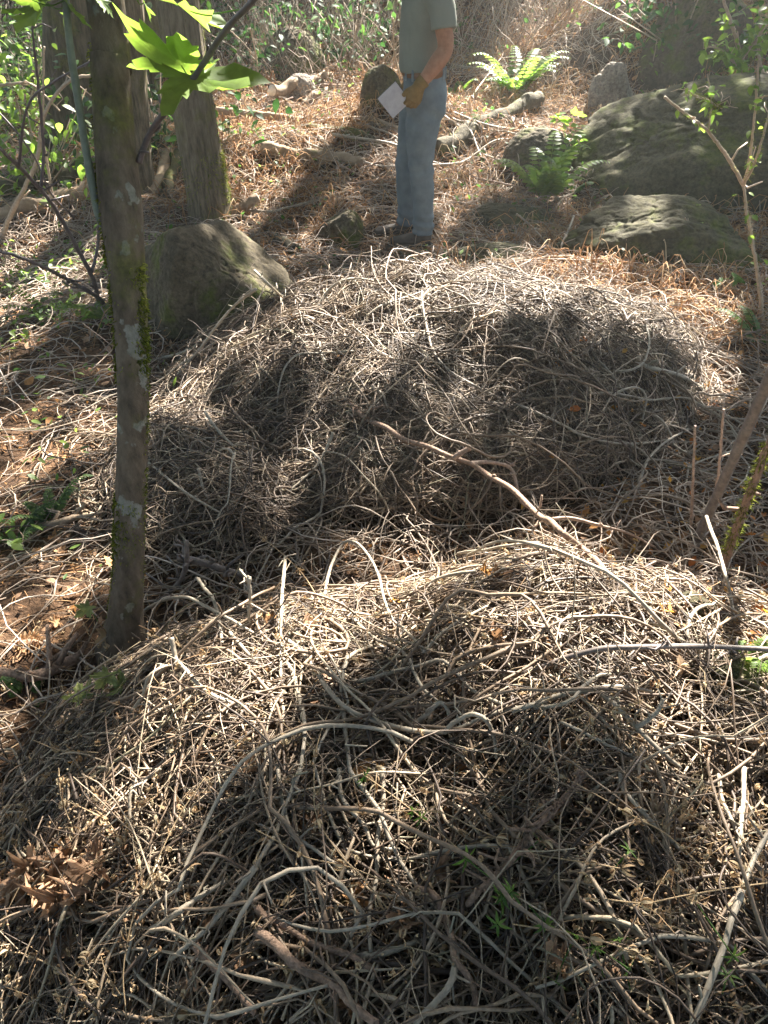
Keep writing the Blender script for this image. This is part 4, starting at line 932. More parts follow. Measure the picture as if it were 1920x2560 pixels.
# maple seedling with browning leaves at the foot of the tree
def seedling(label, base, leaves, mats, size, lobes=5):
    root = empty('maple_seedling', base, label, 'seedling')
    top = np.mean([l for l in leaves], 0)
    V, F = tubes(catmull([base, (base + top) / 2 + [.01, 0, .02], top], 14)[None], np.full((1, 14), .0022), 6); obj('stem', V, F, M['stem_tan'], root)
    for i, l in enumerate(leaves):
        tv, tf = leaf_maple(lobes, .45, i + 3); a = rng.uniform(0, 6.28)
        V, F = scatter(tv, tf, np.array([l]), rotm(np.array([a]), np.array([rng.normal(.3, .25)]), np.array([rng.normal(-.35, .25)])), np.array([size * rng.uniform(.85, 1.15)]))
        V2, F2 = tubes(catmull([top, (top + l) / 2 + [0, 0, .01], l], 6)[None], np.full((1, 6), .0012), 5)
        V, F = join([(V, F), (V2, F2)]); obj('leaf', V, F, mats[i % len(mats)], root)
bs = hit(205 * K5, 1600 * K5, 0, H); Dd = bs[1]
lv = [pt(232, 1458, Dd + .02), pt(262, 1480, Dd), pt(178, 1505, Dd), pt(222, 1530, Dd), pt(198, 1545, Dd - .02)]
seedling('seedling with green and browning lobed leaves at the trunk base', bs, lv, [M['turning']], .105)
bs = hit(185 * K5, 1400 * K5, 0, H)
seedling('seedling with orange and green leaves left of the trunk base', bs, [pt(190, 1312, bs[1]), pt(232, 1372, bs[1] - .02)], [M['turning'], M['clv']], .085)
bs = hit(185 * K5, 1660 * K5, 0, H)
seedling('lone browning leaf on a thin stalk below the green seedling', bs, [pt(192, 1590, bs[1])], [M['turning']], .10)
b = hz(1205, 345); seedling('pair of broad pale green leaves on the sunny slope', b, [b + [-.03, 0, .30], b + [.08, .03, .33]], [M['yelgreen']], .22, 3)
b = pt(1560, 600, 4.2); b = gz(b[0], 4.2); seedling('small blue green three-leaved plant at the right', b, [b + [.0, 0, .10], b + [.1, .03, .12]], [M['green']], .13, 3)

# bedstraw: green and dried plants on the nearest heap
def bedstraw(label, W, whorls, mat, leaf, mat2=None, cat='plant', name='bedstraw', burr=0, r=.0012):
    c = catmull(W, 40); root = empty(name, c[0], label, cat)
    V, F = tubes(c[None], np.full((1, 40), r), 5); obj('stem', V, F, mat2 or mat, root)
    for t in whorls:
        k = int(t * 39); T = c[min(k + 1, 39)] - c[max(k - 1, 0)]; T /= np.linalg.norm(T)
        a = np.cross(T, [.3, .2, 1]); a /= np.linalg.norm(a); b_ = np.cross(T, a); m = rng.integers(5, 8); pos, rot = [], []
        for j in range(m):
            g = j * 6.283 / m + rng.normal(0, .15); x = a * math.cos(g) + b_ * math.sin(g) + T * .2; x /= np.linalg.norm(x)
            nn = T - x * (x @ T); nn /= np.linalg.norm(nn); pos.append(c[k]); rot.append(np.stack([x, np.cross(nn, x), nn], 1))
        tp = leaf_oval(.24, .1, .25) if name == 'bedstraw' else T_strip[int(rng.integers(0, 5))]
        parts = [scatter(tp[0], tp[1], np.array(pos), np.array(rot), leaf * U(.75, 1.15, m))]
        if burr:
            for _ in range(burr):
                d = rng.normal(0, 1, 3); d[2] = abs(d[2]); d /= np.linalg.norm(d); e = c[k] + d * U(.012, .03)
                parts.append(tubes(np.stack([c[k], (c[k] + e) / 2, e])[None], np.full((1, 3), .0006), 4))
                q = e + d * .002; parts.append(tubes(np.stack([q - d * .0022, q, q + d * .0022])[None], np.array([[.0013, .0022, .0013]]), 6))
        V, F = join(parts); obj('whorl', V, F, mat, root)
    return root
bedstraw('green bedstraw sprig with long narrow leaves in the lower right of the nearest heap', Zr(640, 1920, [(1320, 550, .08), (1450, 660, .08), (1560, 740, .09), (1640, 830, .10)]), (.15, .97), M['green'], .034)
bedstraw('green bedstraw stem slanting across the middle of the nearest heap', Zr(640, 1920, [(690, 40, .06), (820, 130, .07), (1030, 290, .08), (1200, 430, .08), (1340, 550, .08)]), (.04, .5, .58), M['green'], .022, M['clv'])
bedstraw('dull green bedstraw whorls at the bottom right', Zr(1280, 1920, [(280, 1390, .07), (330, 1260, .07), (400, 1110, .08), (410, 1080, .08)]), (.02, .95), M['green'], .028)
bedstraw('green bedstraw whorl above the lower right corner', Zr(1280, 1920, [(520, 1150, .06), (650, 1230, .07), (770, 1310, .08)]), (.95,), M['green'], .024)
bedstraw('small green bedstraw tip at the crossing of two pale stems', Zr(640, 1920, [(1560, 880, .08), (1659, 800, .09)]), (.3, .95), M['green'], .026)
dried = [
 ('long orange dried bedstraw stem running right across the nearest heap', 640, 1280, [(20, 150, .10), (180, 280, .10), (300, 400, .09), (380, 520, .07), (450, 640, .05)], (.1, .55, .98)),
 ('straight orange dried stem with hanging whorls in the heap centre', 640, 1280, [(600, 680, .06), (900, 660, .08), (1150, 650, .09), (1400, 670, .09), (1659, 740, .08)], (.15, .42, .75)),
 ('upright thin orange stem on the left of the nearest heap', 640, 1280, [(480, 1280, .05), (430, 1400, .06), (390, 1540, .06), (375, 1659, .06)], (.8,)),
 ('orange stem with curled whorl left of the bottom centre', 640, 1920, [(0, 400, .07), (150, 480, .07), (330, 580, .08), (600, 640, .08), (850, 740, .08), (1090, 820, .07)], (.3, .55, .95)),
 ('thin dried stem with round burrs in the lower centre', 640, 1920, [(375, 0, .07), (390, 300, .08), (530, 540, .08), (700, 720, .08), (860, 920, .07)], (.35, .9)),
 ('dried bedstraw with burrs near the green sprig', 640, 1920, [(870, 280, .08), (1180, 285, .09), (1420, 390, .09), (1640, 490, .08)], (.35, .9)),
 ('long straw stem slanting down in the right of the nearest heap', 1280, 1920, [(220, 0, .07), (520, 160, .08), (800, 320, .08), (1000, 430, .08), (1240, 650, .07)], (.1, .5, .85)),
 ('orange stem at the bottom right crossing brown leaves', 1280, 1920, [(0, 1010, .07), (400, 1080, .07), (700, 1160, .07), (1000, 1290, .06)], (.5, .8)),
 ('curved straw stem with whorls at the right edge', 1280, 1920, [(600, 850, .08), (860, 875, .09), (1100, 830, .09), (1400, 780, .09), (1659, 745, .08)], (.2, .5, .8)),
 ('straw stem fanning into the dry clump at the lower right', 1280, 1920, [(0, 520, .06), (200, 570, .07), (520, 620, .08), (750, 660, .08)], (.7, .95)),
 ('dried stem with bright orange whorl near the rough brown stick', 1280, 1280, [(320, 1350, .06), (420, 1330, .08), (500, 1300, .09), (530, 1450, .07)], (.7,)),
 ('dry stem with curled whorls at the right of the rough brown stick', 1280, 1280, [(480, 1230, .07), (650, 1290, .07), (830, 1320, .07), (1000, 1390, .06)], (.3, .9)),
 ('long golden stem rising through the left brown leaf clump', 0, 1920, [(820, 1620, .06), (800, 1300, .08), (880, 900, .08), (1000, 640, .08), (1150, 330, .08), (1330, 60, .07)], (.3, .5)),
 ('dried bedstraw with star whorl above the brown leaf clump', 0, 1920, [(380, 0, .09), (400, 200, .09), (480, 410, .07)], (.3, .6, .97)),
 ('golden stem leading to a curled whorl at the left', 0, 1920, [(400, 200, .09), (600, 290, .08), (700, 350, .08), (780, 470, .06)], (.25, .65, .95)),
 ('low dried bedstraw at the bottom left corner', 0, 1920, [(0, 1180, .06), (200, 1220, .06), (450, 1340, .06), (640, 1420, .05)], (.3, .6, .9)),
 ('dried bedstraw with pale burrs at the bottom left', 0, 1920, [(1000, 1620, .06), (1200, 1600, .06), (1400, 1590, .06)], (.4, .9)),
 ('dried bedstraw with small burrs left of the brown leaf clump', 0, 1280, [(220, 1480, .06), (380, 1540, .07), (640, 1560, .05)], (.4, .6)),
]
for k in range(9):
    u, v = rng.uniform(1000, 1600), rng.uniform(1850, 2180); p = hz(u, v, .05); q = p + [rng.normal(0, .04), rng.normal(0, .04), .035]
    o_ = bedstraw('small green bedstraw sprig among the dry straw at the lower right', [p, (p + q) / 2, q], (.95,), M['green'], .02); o_['group'] = 'green bedstraw sprigs at the lower right'
for lb, ox, oy, pts_, wh in dried:
    bedstraw(lb, Zr(ox, oy, pts_), wh, M['clv'], .026, name='dry_bedstraw_stem', burr=3)

# clump of large curled brown leaves, lower left; single leaves elsewhere
g0 = 'large curled brown maple leaves clumped at the lower left'
for i in range(26):
    u = rng.normal(300, 150); v = rng.normal(620 + 250 * (i % 3) / 2, 110); p = hit(*zr(0, 1920, [(u, v)])[0][:2], .02 + .015 * (i % 4))
    tv, tf = leaf_maple(5, rng.uniform(.8, 1.9), i, .20); m = rotm(np.array([rng.uniform(0, 6.28)]), np.array([rng.normal(0, .5)]), np.array([rng.normal(.5, .4)]))
    V, F = scatter(tv, tf, np.array([p]), m, np.array([rng.uniform(.065, .105)]))
    tag(obj('dead_leaf', V, F, M['paleleaf'] if i % 4 == 0 else M['deadleaf'], loc=tuple(p)), 'large curled brown maple leaf in the clump at the lower left', 'leaf', g0)
for ox, oy, u, v, s_, mt, lb in [(1280, 1920, 950, 290, .09, 'paleleaf', 'large grey brown leaf in the right of the nearest heap'), (1280, 1280, 270, 950, .07, 'paleleaf', 'pale crumpled leaf beside the black stick left end'),
        (1280, 1280, 1090, 1030, .09, 'paleleaf', 'tan curled leaf below the black stick'), (1280, 1280, 1010, 640, .07, 'clvleaf', 'orange yellow leaf among pale stems on the right'),
        (1280, 1280, 1010, 500, .05, 'clvleaf', 'bright orange leaf in the sunlit stems on the right'), (640, 1280, 900, 570, .06, 'clvleaf', 'bright orange curled leaf on top of the nearest heap'),
        (640, 1280, 1480, 390, .08, 'clvleaf', 'broad orange leaf on the crest of the nearest heap'), (640, 1280, 1080, 290, .09, 'paleleaf', 'sunlit tan leaf on the crest of the nearest heap'),
        (640, 1280, 830, 280, .07, 'deadleaf', 'dark red brown leaf standing at the crest of the nearest heap'), (1280, 640, 70, 110, .08, 'clvleaf', 'bright orange leaf on the crest of the far heap'),
        (640, 640, 1470, 400, .07, 'clvleaf', 'orange leaf in shade below the far heap crest'), (640, 640, 250, 410, .07, 'clvleaf', 'orange leaf at the left end of the far heap'), (0, 1280, 980, 770, .05, 'clvleaf', 'sunlit golden leaf right of the trunk base'),
        (0, 1280, 500, 1600, .06, 'clvleaf', 'orange leaf curled upright at the left edge of the nearest heap'), (640, 640, 1250, 1080, .08, 'paleleaf', 'dull brown leaf in the shaded flank of the far heap'),
        (1280, 1920, 330, 1280, .10, 'deadleaf', 'brown leaf under the bedstraw at the bottom right'), (640, 1920, 980, 990, .12, 'deadleaf', 'dark leaf in the shaded gap at the bottom centre'), (640, 1920, 1180, 680, .09, 'deadleaf', 'brown leaf beside the rough brown stick end')]:
    p = hit(*zr(ox, oy, [(u, v)])[0][:2], .03); tv, tf = leaf_maple(5, 1.2, int(u), .14); V, F = scatter(tv, tf, np.array([p]), rotm(np.array([rng.uniform(0, 6.28)]), np.array([rng.normal(0, .4)]), np.array([rng.normal(.45, .3)])), np.array([s_ * .75]))
    tag(obj('dead_leaf', V, F, M[mt], loc=tuple(p)), lb, 'leaf')
# pine cone
pc = hit(80, 1622, 0, H); root = empty('pine_cone', pc, 'brown open pine cone lying near the left edge', 'cone')
n = 90; t = np.linspace(0.05, .97, n); a = np.arange(n) * 2.39996; rr = .021 * np.sin(np.pi * t ** .8) + .004
cp = np.c_[(t - .5) * .075, np.cos(a) * rr, np.sin(a) * rr + .022]; rot = []
for i in range(n):
    nrm = np.array([0, math.cos(a[i]), math.sin(a[i])]); x = nrm * .9 + np.array([.45, 0, 0]); x /= np.linalg.norm(x); y_ = np.cross(nrm, [1, 0, 0]); rot.append(np.stack([x, y_, np.cross(x, y_)], 1))
V, F = scatter(leaf_oval(1.0, -.2, -.3)[0], leaf_oval()[1], pc + cp - np.array([x * 0 for x in cp]) , np.array(rot), np.full(n, .016))
obj('scales', V, F, M['litter'], root)
V, F = tubes((pc + np.c_[np.linspace(-.036, .036, 10), np.zeros(10), np.full(10, .022)])[None], (.012 * np.sin(np.pi * np.linspace(.08, .92, 10)) + .003)[None], 8); obj('core', V, F, M['brownstick'], root)

# ------------------------------------------------------------------ the man
def ell_tube(C, ra, rb, xdir, S=28):
    """loft of ellipses: C centres (n,3), ra half-size along xdir, rb across"""
    C = np.asarray(C, float); n = len(C); T = np.gradient(C, axis=0); T /= np.linalg.norm(T, axis=1, keepdims=True)
    V = []; an = np.arange(S) * 2 * np.pi / S
    for i in range(n):
        x = np.array(xdir, float); x -= T[i] * (x @ T[i]); x /= np.linalg.norm(x); y = np.cross(T[i], x)
        V.append(C[i] + np.outer(np.cos(an) * ra[i], x) + np.outer(np.sin(an) * rb[i], y))
    V = np.array(V); id_ = np.arange(n * S).reshape(n, S); j = np.roll(id_, -1, 1)
    F = np.stack([id_[:-1], j[:-1], j[1:], id_[1:]], -1).reshape(-1, 4)
    V = V.reshape(-1, 3); c0, c1 = len(V), len(V) + 1; V = np.vstack([V, C[0], C[-1]])
    t0 = np.stack([np.full(S, c0), np.roll(id_[0], -1), id_[0]], 1); t1 = np.stack([np.full(S, c1), id_[-1], np.roll(id_[-1], -1)], 1)
    return V, [np.vstack([t0, t1]), F]
def ell_s(keys, xdir, n=40, S=28):
    k = np.array(keys, float); d = np.r_[0, np.cumsum(np.linalg.norm(np.diff(k[:, :3], axis=0), axis=1))]
    t = np.linspace(0, d[-1], n); c = catmull(k[:, :3], n)
    a = catmull(np.c_[d * 3, k[:, 3], k[:, 4]], n); return ell_tube(c, np.interp(t, a[:, 0] / 3, a[:, 1]), np.interp(t, a[:, 0] / 3, a[:, 2]), xdir, S)
def fuse(name, parts, voxel, mat, parent, smooth=4, disp=None):
    V, F = join(parts); me = mesh_np('tmp', V, F); o = bpy.data.objects.new('tmp', me); COL.objects.link(o)
    m = o.modifiers.new('r', 'REMESH'); m.mode = 'VOXEL'; m.voxel_size = voxel
    if smooth: s = o.modifiers.new('s', 'SMOOTH'); s.factor = .6; s.iterations = smooth
    dg = bpy.context.evaluated_depsgraph_get(); ev = o.evaluated_get(dg); m2 = bpy.data.meshes.new_from_object(ev)
    bpy.data.objects.remove(o)
    if disp is not None:
        n = len(m2.vertices); co = np.empty(n * 3, np.float32); no = np.empty(n * 3, np.float32)
        m2.vertices.foreach_get('co', co); m2.vertices.foreach_get('normal', no); co = co.reshape(-1, 3); no = no.reshape(-1, 3)
        co = co + no * disp(co.astype(float), no)[:, None]; m2.vertices.foreach_set('co', co.ravel().astype(np.float32)); m2.update()
    m2.polygons.foreach_set('use_smooth', np.full(len(m2.polygons), True)); m2.materials.clear()
    m2.name = name; return link(name, m2, mat, parent)
def cloth_mat(name, a, b, scale=12, weave=400, rough=.9):
    m, N, L = new_mat(name); n = tex(N, L, scale, 6, .6); n2 = tex(N, L, weave, 2, .6)
    r = ramp(N, [(.35, a), (.68, b)]); L.new(n.outputs[0], r.inputs[0]); return finish(m, N, L, r.outputs[0], rough, .15, n2.outputs[0], .002, .5)
MM = dict(jeans=cloth_mat('faded_denim', (.09, .115, .13), (.13, .16, .175)), shirt=cloth_mat('grey_green_cotton', (.145, .155, .125), (.19, .20, .165), 5),
          skin=cloth_mat('skin', (.23, .115, .068), (.31, .16, .10), 30, 200, .6), glove=cloth_mat('mustard_leather_glove', (.12, .078, .028), (.20, .13, .048), 25, 200, .8),
          belt=cloth_mat('brown_belt', (.13, .065, .03), (.18, .09, .045), 20, 100, .55), boot=cloth_mat('dark_leather', (.035, .028, .024), (.085, .07, .058), 14, 120, .55),
          sole=cloth_mat('boot_sole', (.04, .035, .03), (.09, .08, .065), 20, 100), hair=cloth_mat('brown_hair', (.06, .035, .02), (.12, .07, .04), 60, 200),
          pad=cloth_mat('grey_board', (.34, .33, .35), (.42, .41, .43), 30, 100, .7), buckle=cloth_mat('belt_loop', (.12, .15, .17), (.2, .24, .26)))
mx, my = .235, 5.2; mz = float(H(mx, my)) ; MZ = 0.0
man = empty('person', (mx, my, mz), 'man in grey green t-shirt, faded jeans and mustard glove holding a flat grey square', 'person')
man.rotation_euler = (0, 0, R(4))
HS = (1.69 - 1.69) - mz       # keep his true height against the camera although the ground undulates
def bk(z): return z
# body (one continuous skin surface)
leg = lambda s, fx: ell_s([(.0 + fx * .0, s * .09, .90, .085, .08), (-.005 + fx * .4, s * .095, .70, .075, .075), (fx * .8, s * .10, .50, .055, .055), (.01 + fx, s * .10, .32, .055, .052), (.02 + fx, s * .10, .10, .036, .036), (-.03 + fx, s * .10, .055, .05, .035), (-.12 + fx, s * .105, .045, .035, .035)], (1, 0, 0), 40)
torso = ell_s([(0.01, 0, .84, .09, .14), (0.01, 0, .98, .105, .155), (0, 0, 1.12, .105, .145), (-.005, 0, 1.28, .115, .16), (0.01, 0, 1.40, .10, .165), (.02, 0, 1.47, .075, .12), (.02, 0, 1.52, .055, .06), (.0, 0, 1.58, .052, .055), (-.01, 0, 1.63, .05, .052)], (1, 0, 0), 50)
head = ell_s([(-.01, 0, 1.57, .045, .04), (-.025, 0, 1.60, .075, .055), (-.02, 0, 1.66, .094, .070), (-.01, 0, 1.72, .100, .076), (.0, 0, 1.77, .092, .070), (.005, 0, 1.805, .05, .04)], (1, 0, 0), 30)
nose = ell_s([(-.10, 0, 1.715, .012, .010), (-.118, 0, 1.69, .016, .013), (-.124, 0, 1.675, .014, .016)], (1, 0, 0), 8, 12)
lips = ell_s([(-.105, -.022, 1.643, .006, .006), (-.113, 0, 1.643, .009, .010), (-.105, .022, 1.643, .006, .006)], (1, 0, 0), 8, 10)
ears = [ell_s([(0.0, s * .074, 1.67, .012, .008), (.008, s * .082, 1.69, .018, .008), (.008, s * .080, 1.715, .018, .008)], (1, 0, 0), 8, 10) for s in (-1, 1)]
def arm_pts(s, up=True):
    if s < 0: return [(.03, -.155, 1.43, .058, .058), (.065, -.205, 1.38, .058, .056), (.085, -.225, 1.27, .052, .050), (.10, -.24, 1.165, .046, .043), (.055, -.255, 1.10, .047, .042), (.0, -.262, 1.035, .038, .033), (-.045, -.265, .985, .030, .027)]
    return [(.03, .155, 1.43, .058, .058), (.05, .205, 1.37, .056, .055), (.05, .23, 1.25, .050, .048), (.04, .24, 1.13, .042, .042), (-.01, .25, 1.02, .038, .036), (-.06, .25, .93, .028, .026)]
arms = [ell_s(arm_pts(s), (1, 0, .2), 36, 20) for s in (-1, 1)]
def hand(s, o, a, wd, fat=1.0, curl=(.35, 1.0, .9)):
    """palm + five fingers; o wrist, a palm axis, wd width axis (towards the little finger), nrm = palm side"""
    a = np.array(a, float); a /= np.linalg.norm(a); wd = np.array(wd, float); wd -= a * (a @ wd); wd /= np.linalg.norm(wd)
    nm = np.cross(a, wd); nm = nm if nm[1] * -s > 0 else -nm
    o = np.array(o, float); P_ = [ell_s([(*(o - a * .02), .030 * fat, .022 * fat), (*(o + a * .02), .034 * fat, .020 * fat), (*(o + a * .06), .042 * fat, .018 * fat), (*(o + a * .09), .040 * fat, .015 * fat)], wd, 16, 20)]
    for i, (ln, off) in enumerate(((.072, -.031), (.080, -.010), (.075, .011), (.060, .031))):
        p = o + a * (.085 - abs(off) * .15) + wd * off; pts = [(*(p - a * .02), .0105 * fat, .0105 * fat), (*p, .0105 * fat, .0105 * fat)]; an = 0
        for q, cf in zip((.45, .30, .25), curl):
            an += cf; p = p + (a * math.cos(an) + nm * math.sin(an)) * ln * q; pts.append((*p, .0098 * fat, .0098 * fat))
        P_.append(ell_s(pts, wd, 18, 12))
    p = o + a * .025 - wd * .03; t1 = p + a * .03 - wd * .022 + nm * .012; t2 = t1 + a * .032 - wd * .006 + nm * .014
    P_.append(ell_s([(*p, .014 * fat, .014 * fat), (*t1, .0125 * fat, .0125 * fat), (*t2, .0105 * fat, .0105 * fat)], (0, 1, 0), 14, 12))
    return P_
h_l = hand(-1, (-.048, -.266, .98), (-.42, .06, -.9), (.9, .15, -.42), .92)
h_r = hand(1, (-.063, .25, .92), (-.25, -.05, -.97), (.97, 0, -.25), .92)
fuse('body', [leg(-1, 0), leg(1, -.08), torso, head, nose, lips] + ears + arms + h_l + h_r, .0055, MM['skin'], man, 3)
# clothes
def wr(co, no):
    x, y, z = co[:, 0], co[:, 1], co[:, 2]
    f = .009 * fbm(x * 7 + z * 5, y * 7, z * 10 - x * 6, 3, 5)
    f = f + .006 * np.sin(z * 95 + 18 * x + 3 * fbm(x * 6, y * 6, z * 3, 2, 8)) * np.exp(-((z - .15) / .07) ** 2)
    f = f + .005 * np.sin(z * 60 - x * 30 + 2 * fbm(x * 6, y * 6, z * 3, 2, 9)) * np.exp(-((z - .50) / .09) ** 2)
    f = f + .005 * np.sin(z * 50 + x * 40) * np.exp(-((z - .80) / .07) ** 2)
    return f
def jleg(s, fx): return ell_s([(0.005, s * .085, .93, .120, .100), (.015, s * .09, .85, .128, .100), (.000 + fx * .3, s * .095, .75, .108, .098), (-.008 + fx * .5, s * .10, .62, .092, .086), (-.005 + fx * .8, s * .10, .50, .078, .074), (.012 + fx, s * .10, .36, .074, .070), (.02 + fx, s * .10, .22, .069, .066), (.02 + fx, s * .10, .13, .072, .068), (.018 + fx, s * .10, .085, .070, .066)], (1, 0, 0), 50)
hip = ell_s([(.005, 0, 1.035, .122, .170), (.01, 0, .98, .128, .178), (.018, 0, .90, .138, .182), (.012, 0, .84, .130, .17), (.0, 0, .79, .09, .12)], (1, 0, 0), 30)
fuse('jeans', [hip, jleg(-1, 0), jleg(1, -.085)], .006, MM['jeans'], man, 2, wr)
def wrs(co, no): 
    x, y, z = co[:, 0], co[:, 1], co[:, 2]
    return .009 * fbm(x * 6 + z * 2, y * 6, z * 7, 3, 15) + .004 * np.sin(x * 70 + z * 12 + y * 20) * np.exp(-((z - 1.06) / .05) ** 2)
shirt = ell_s([(-.004, 0, 1.035, .132, .172), (-.006, 0, 1.06, .138, .178), (-.008, 0, 1.15, .136, .170), (-.006, 0, 1.28, .136, .180), (.005, 0, 1.38, .125, .188), (.015, 0, 1.45, .095, .160), (.018, 0, 1.50, .068, .085), (.018, 0, 1.525, .060, .066)], (1, 0, 0), 46)
slv = [ell_s([(.02, s * .13, 1.42, .075, .075), (.062, s * .20, 1.385, .078, .072), (.082, s * .226, 1.31, .074, .066), (.088, s * .236, 1.255, .076, .066)], (1, 0, .2), 24) for s in (-1, 1)]
fuse('shirt', [shirt] + slv, .006, MM['shirt'], man, 3, wrs)
V, F = ell_tube([(.004, 0, z) for z in (1.0, 1.012, 1.03, 1.042)], [.128, .1325, .1325, .128], [.175, .181, .181, .175], (1, 0, 0), 64); ob = obj('belt', V, F, MM['belt']); ob.parent = man
for a_ in (-2.6, -2.2, -1.35, -.6, -.2):
    ca, sa = math.cos(a_), math.sin(a_); p = np.array([.004 + ca * .1345, sa * .1835, 0])
    V, F = ell_tube([p + [0, 0, z] for z in (.985, 1.0, 1.035, 1.05)], [.004, .006, .006, .004], [.006, .009, .009, .006], (ca, sa, 0), 10); ob = obj('belt_loop', V, F, MM['buckle']); ob.parent = man
for s, fx in ((-1, .005), (1, -.09)):
    b = fuse('boot', [ell_s([(.022 + fx, s * .10, .19, .052, .048), (.022 + fx, s * .10, .10, .056, .048), (.015 + fx, s * .10, .05, .062, .048)], (1, 0, 0), 20), ell_s([(.07 + fx, s * .10, .05, .035, .035), (.0 + fx, s * .10, .055, .045, .044), (-.08 + fx, s * .105, .05, .038, .050), (-.15 + fx, s * .108, .042, .032, .050), (-.205 + fx, s * .108, .036, .024, .036)], (0, 0, 1), 30)], .006, MM['boot'], man, 3)
    V, F = ell_s([(.088 + fx, s * .10, .012, .012, .020), (.07 + fx, s * .10, .012, .013, .036), (0 + fx, s * .10, .012, .013, .040), (-.09 + fx, s * .105, .012, .013, .052), (-.16 + fx, s * .108, .012, .013, .050), (-.215 + fx, s * .108, .014, .012, .022)], (0, 0, 1), 24); ob = obj('sole', V, F, MM['sole']); ob.parent = b
    V, F = tubes(np.array([[[-.03 + fx - .018 * k, s * .10 - .03, .085 - .006 * k], [-.035 + fx - .018 * k, s * .10, .105 - .009 * k], [-.03 + fx - .018 * k, s * .10 + .03, .085 - .006 * k]] for k in range(5)]), np.full((5, 3), .0028), 6); ob = obj('laces', V, F, MM['belt']); ob.parent = b
gl = [ell_s([(-.018, -.265, 1.012, .040, .036), (-.046, -.266, .985, .036, .030), (-.058, -.266, .965, .036, .028)], (1, 0, .5), 14, 20)] + hand(-1, (-.048, -.266, .98), (-.42, .06, -.9), (.9, .15, -.42), 1.18)
fuse('glove', gl, .004, MM['glove'], man, 2)
gr = hand(1, (-.063, .25, .92), (-.25, -.05, -.97), (.97, 0, -.25), 1.15)
fuse('glove', gr, .004, MM['glove'], man, 2)
hairm = ell_s([(.03, 0, 1.62, .062, .060), (.022, 0, 1.68, .086, .078), (.012, 0, 1.74, .096, .083), (.006, 0, 1.79, .088, .074), (.005, 0, 1.822, .045, .04)], (1, 0, 0), 24)
fuse('hair', [hairm], .006, MM['hair'], man, 2, lambda c, n: .004 * fbm(c[:, 0] * 60, c[:, 1] * 60, c[:, 2] * 20, 2, 3))
for s in (-1, 1):
    V, F = ell_s([(-.098, s * .032 - .012, 1.70, .004, .004), (-.100, s * .032, 1.70, .009, .008), (-.098, s * .032 + .012, 1.70, .004, .004)], (1, 0, 0), 10, 12); ob = obj('eye', V, F, MM['pad']); ob.parent = man
# grey square held in the glove: a thing of its own
def box(name, c, ax, ay, az, hx, hy, hz_, mat, parent=None, loc=None):
    V = [np.array(c) + ax * sx * hx + ay * sy * hy + az * sz * hz_ for sx in (-1, 1) for sy in (-1, 1) for sz in (-1, 1)]
    F = np.array([(0, 1, 3, 2), (4, 6, 7, 5), (0, 4, 5, 1), (2, 3, 7, 6), (0, 2, 6, 4), (1, 5, 7, 3)])
    o = obj(name, V, F, mat, parent, loc, smooth=False)
    bv = o.modifiers.new('b', 'BEVEL'); bv.width = min(hy, .003) * .6; bv.segments = 2; return o
pc_ = np.array([mx - .175, my - .245, mz + .905]); ang = R(41)
ax = np.array([math.cos(ang), -.10, math.sin(ang)]); ax /= np.linalg.norm(ax); az = np.array([-math.sin(ang), -.05, math.cos(ang)]); az -= ax * (ax @ az); az /= np.linalg.norm(az); ay = np.cross(az, ax)
sq = empty('square_board', pc_, 'flat grey square board with a dark back held in the gloved hand', 'board')
box('face_plate', pc_ - ay * .004, ax, ay, az, .070, .003, .070, MM['pad'], sq); box('back_plate', pc_ + ay * .0045, ax, ay, az, .072, .0045, .072, MM['boot'], sq)

# ------------------------------------------------------------------ crowns: unseen leaves placed high up to shape the dapple
def world_ell(u, v, ru, rv, val, surf=SF):
    c = hit(u * K5, v * K5, 0, surf); l = hit((u - ru) * K5, v * K5, 0, surf); r_ = hit((u + ru) * K5, v * K5, 0, surf)
    n_ = hit(u * K5, (v + rv) * K5, 0, surf); f_ = hit(u * K5, max(v - rv, 20) * K5, 0, surf)
    return (c[0], (n_[1] + f_[1]) / 2, abs(r_[0] - l[0]) / 2, abs(f_[1] - n_[1]) / 2, val)
# sunny patches of the ground, each where the photograph shows sun
SUNNY = [world_ell(*e) for e in [(1050, 600, 420, 62, 1.0), (1080, 645, 400, 34, .85), (700, 680, 230, 45, .9), (500, 800, 190, 70, .62), (850, 750, 350, 60, .55), (1280, 720, 140, 45, .5), (750, 880, 250, 40, .3), (650, 290, 270, 130, 1.0), (620, 470, 190, 50, .5), (1140, 300, 190, 140, .95), (1230, 110, 200, 80, .9), (110, 590, 200, 150, 1.0), (780, 230, 120, 60, .9),
    (90, 830, 150, 45, .75), (60, 960, 130, 50, .75), (60, 1240, 150, 90, .8), (70, 1440, 120, 60, .8), (1480, 1250, 290, 140, 1.0), (1540, 1420, 210, 140, 1.0), (1150, 1250, 360, 60, 1.0), (800, 1330, 300, 80, .85),
    (600, 1400, 230, 80, .75), (470, 1600, 180, 90, .5), (850, 1500, 300, 70, .5), (1250, 1420, 200, 70, .6), (1200, 1640, 230, 60, .5), (1300, 1780, 280, 80, .5), (450, 1900, 220, 60, .5), (150, 1860, 150, 60, .75), (900, 1830, 180, 50, .5), (650, 2080, 280, 50, .5), (300, 2120, 150, 60, .5), (1500, 2050, 120, 60, .4), (1330, 640, 140, 20, .6), (950, 420, 60, 50, .8), (45, 250, 90, 150, .55), (560, 120, 120, 60, .3)]]
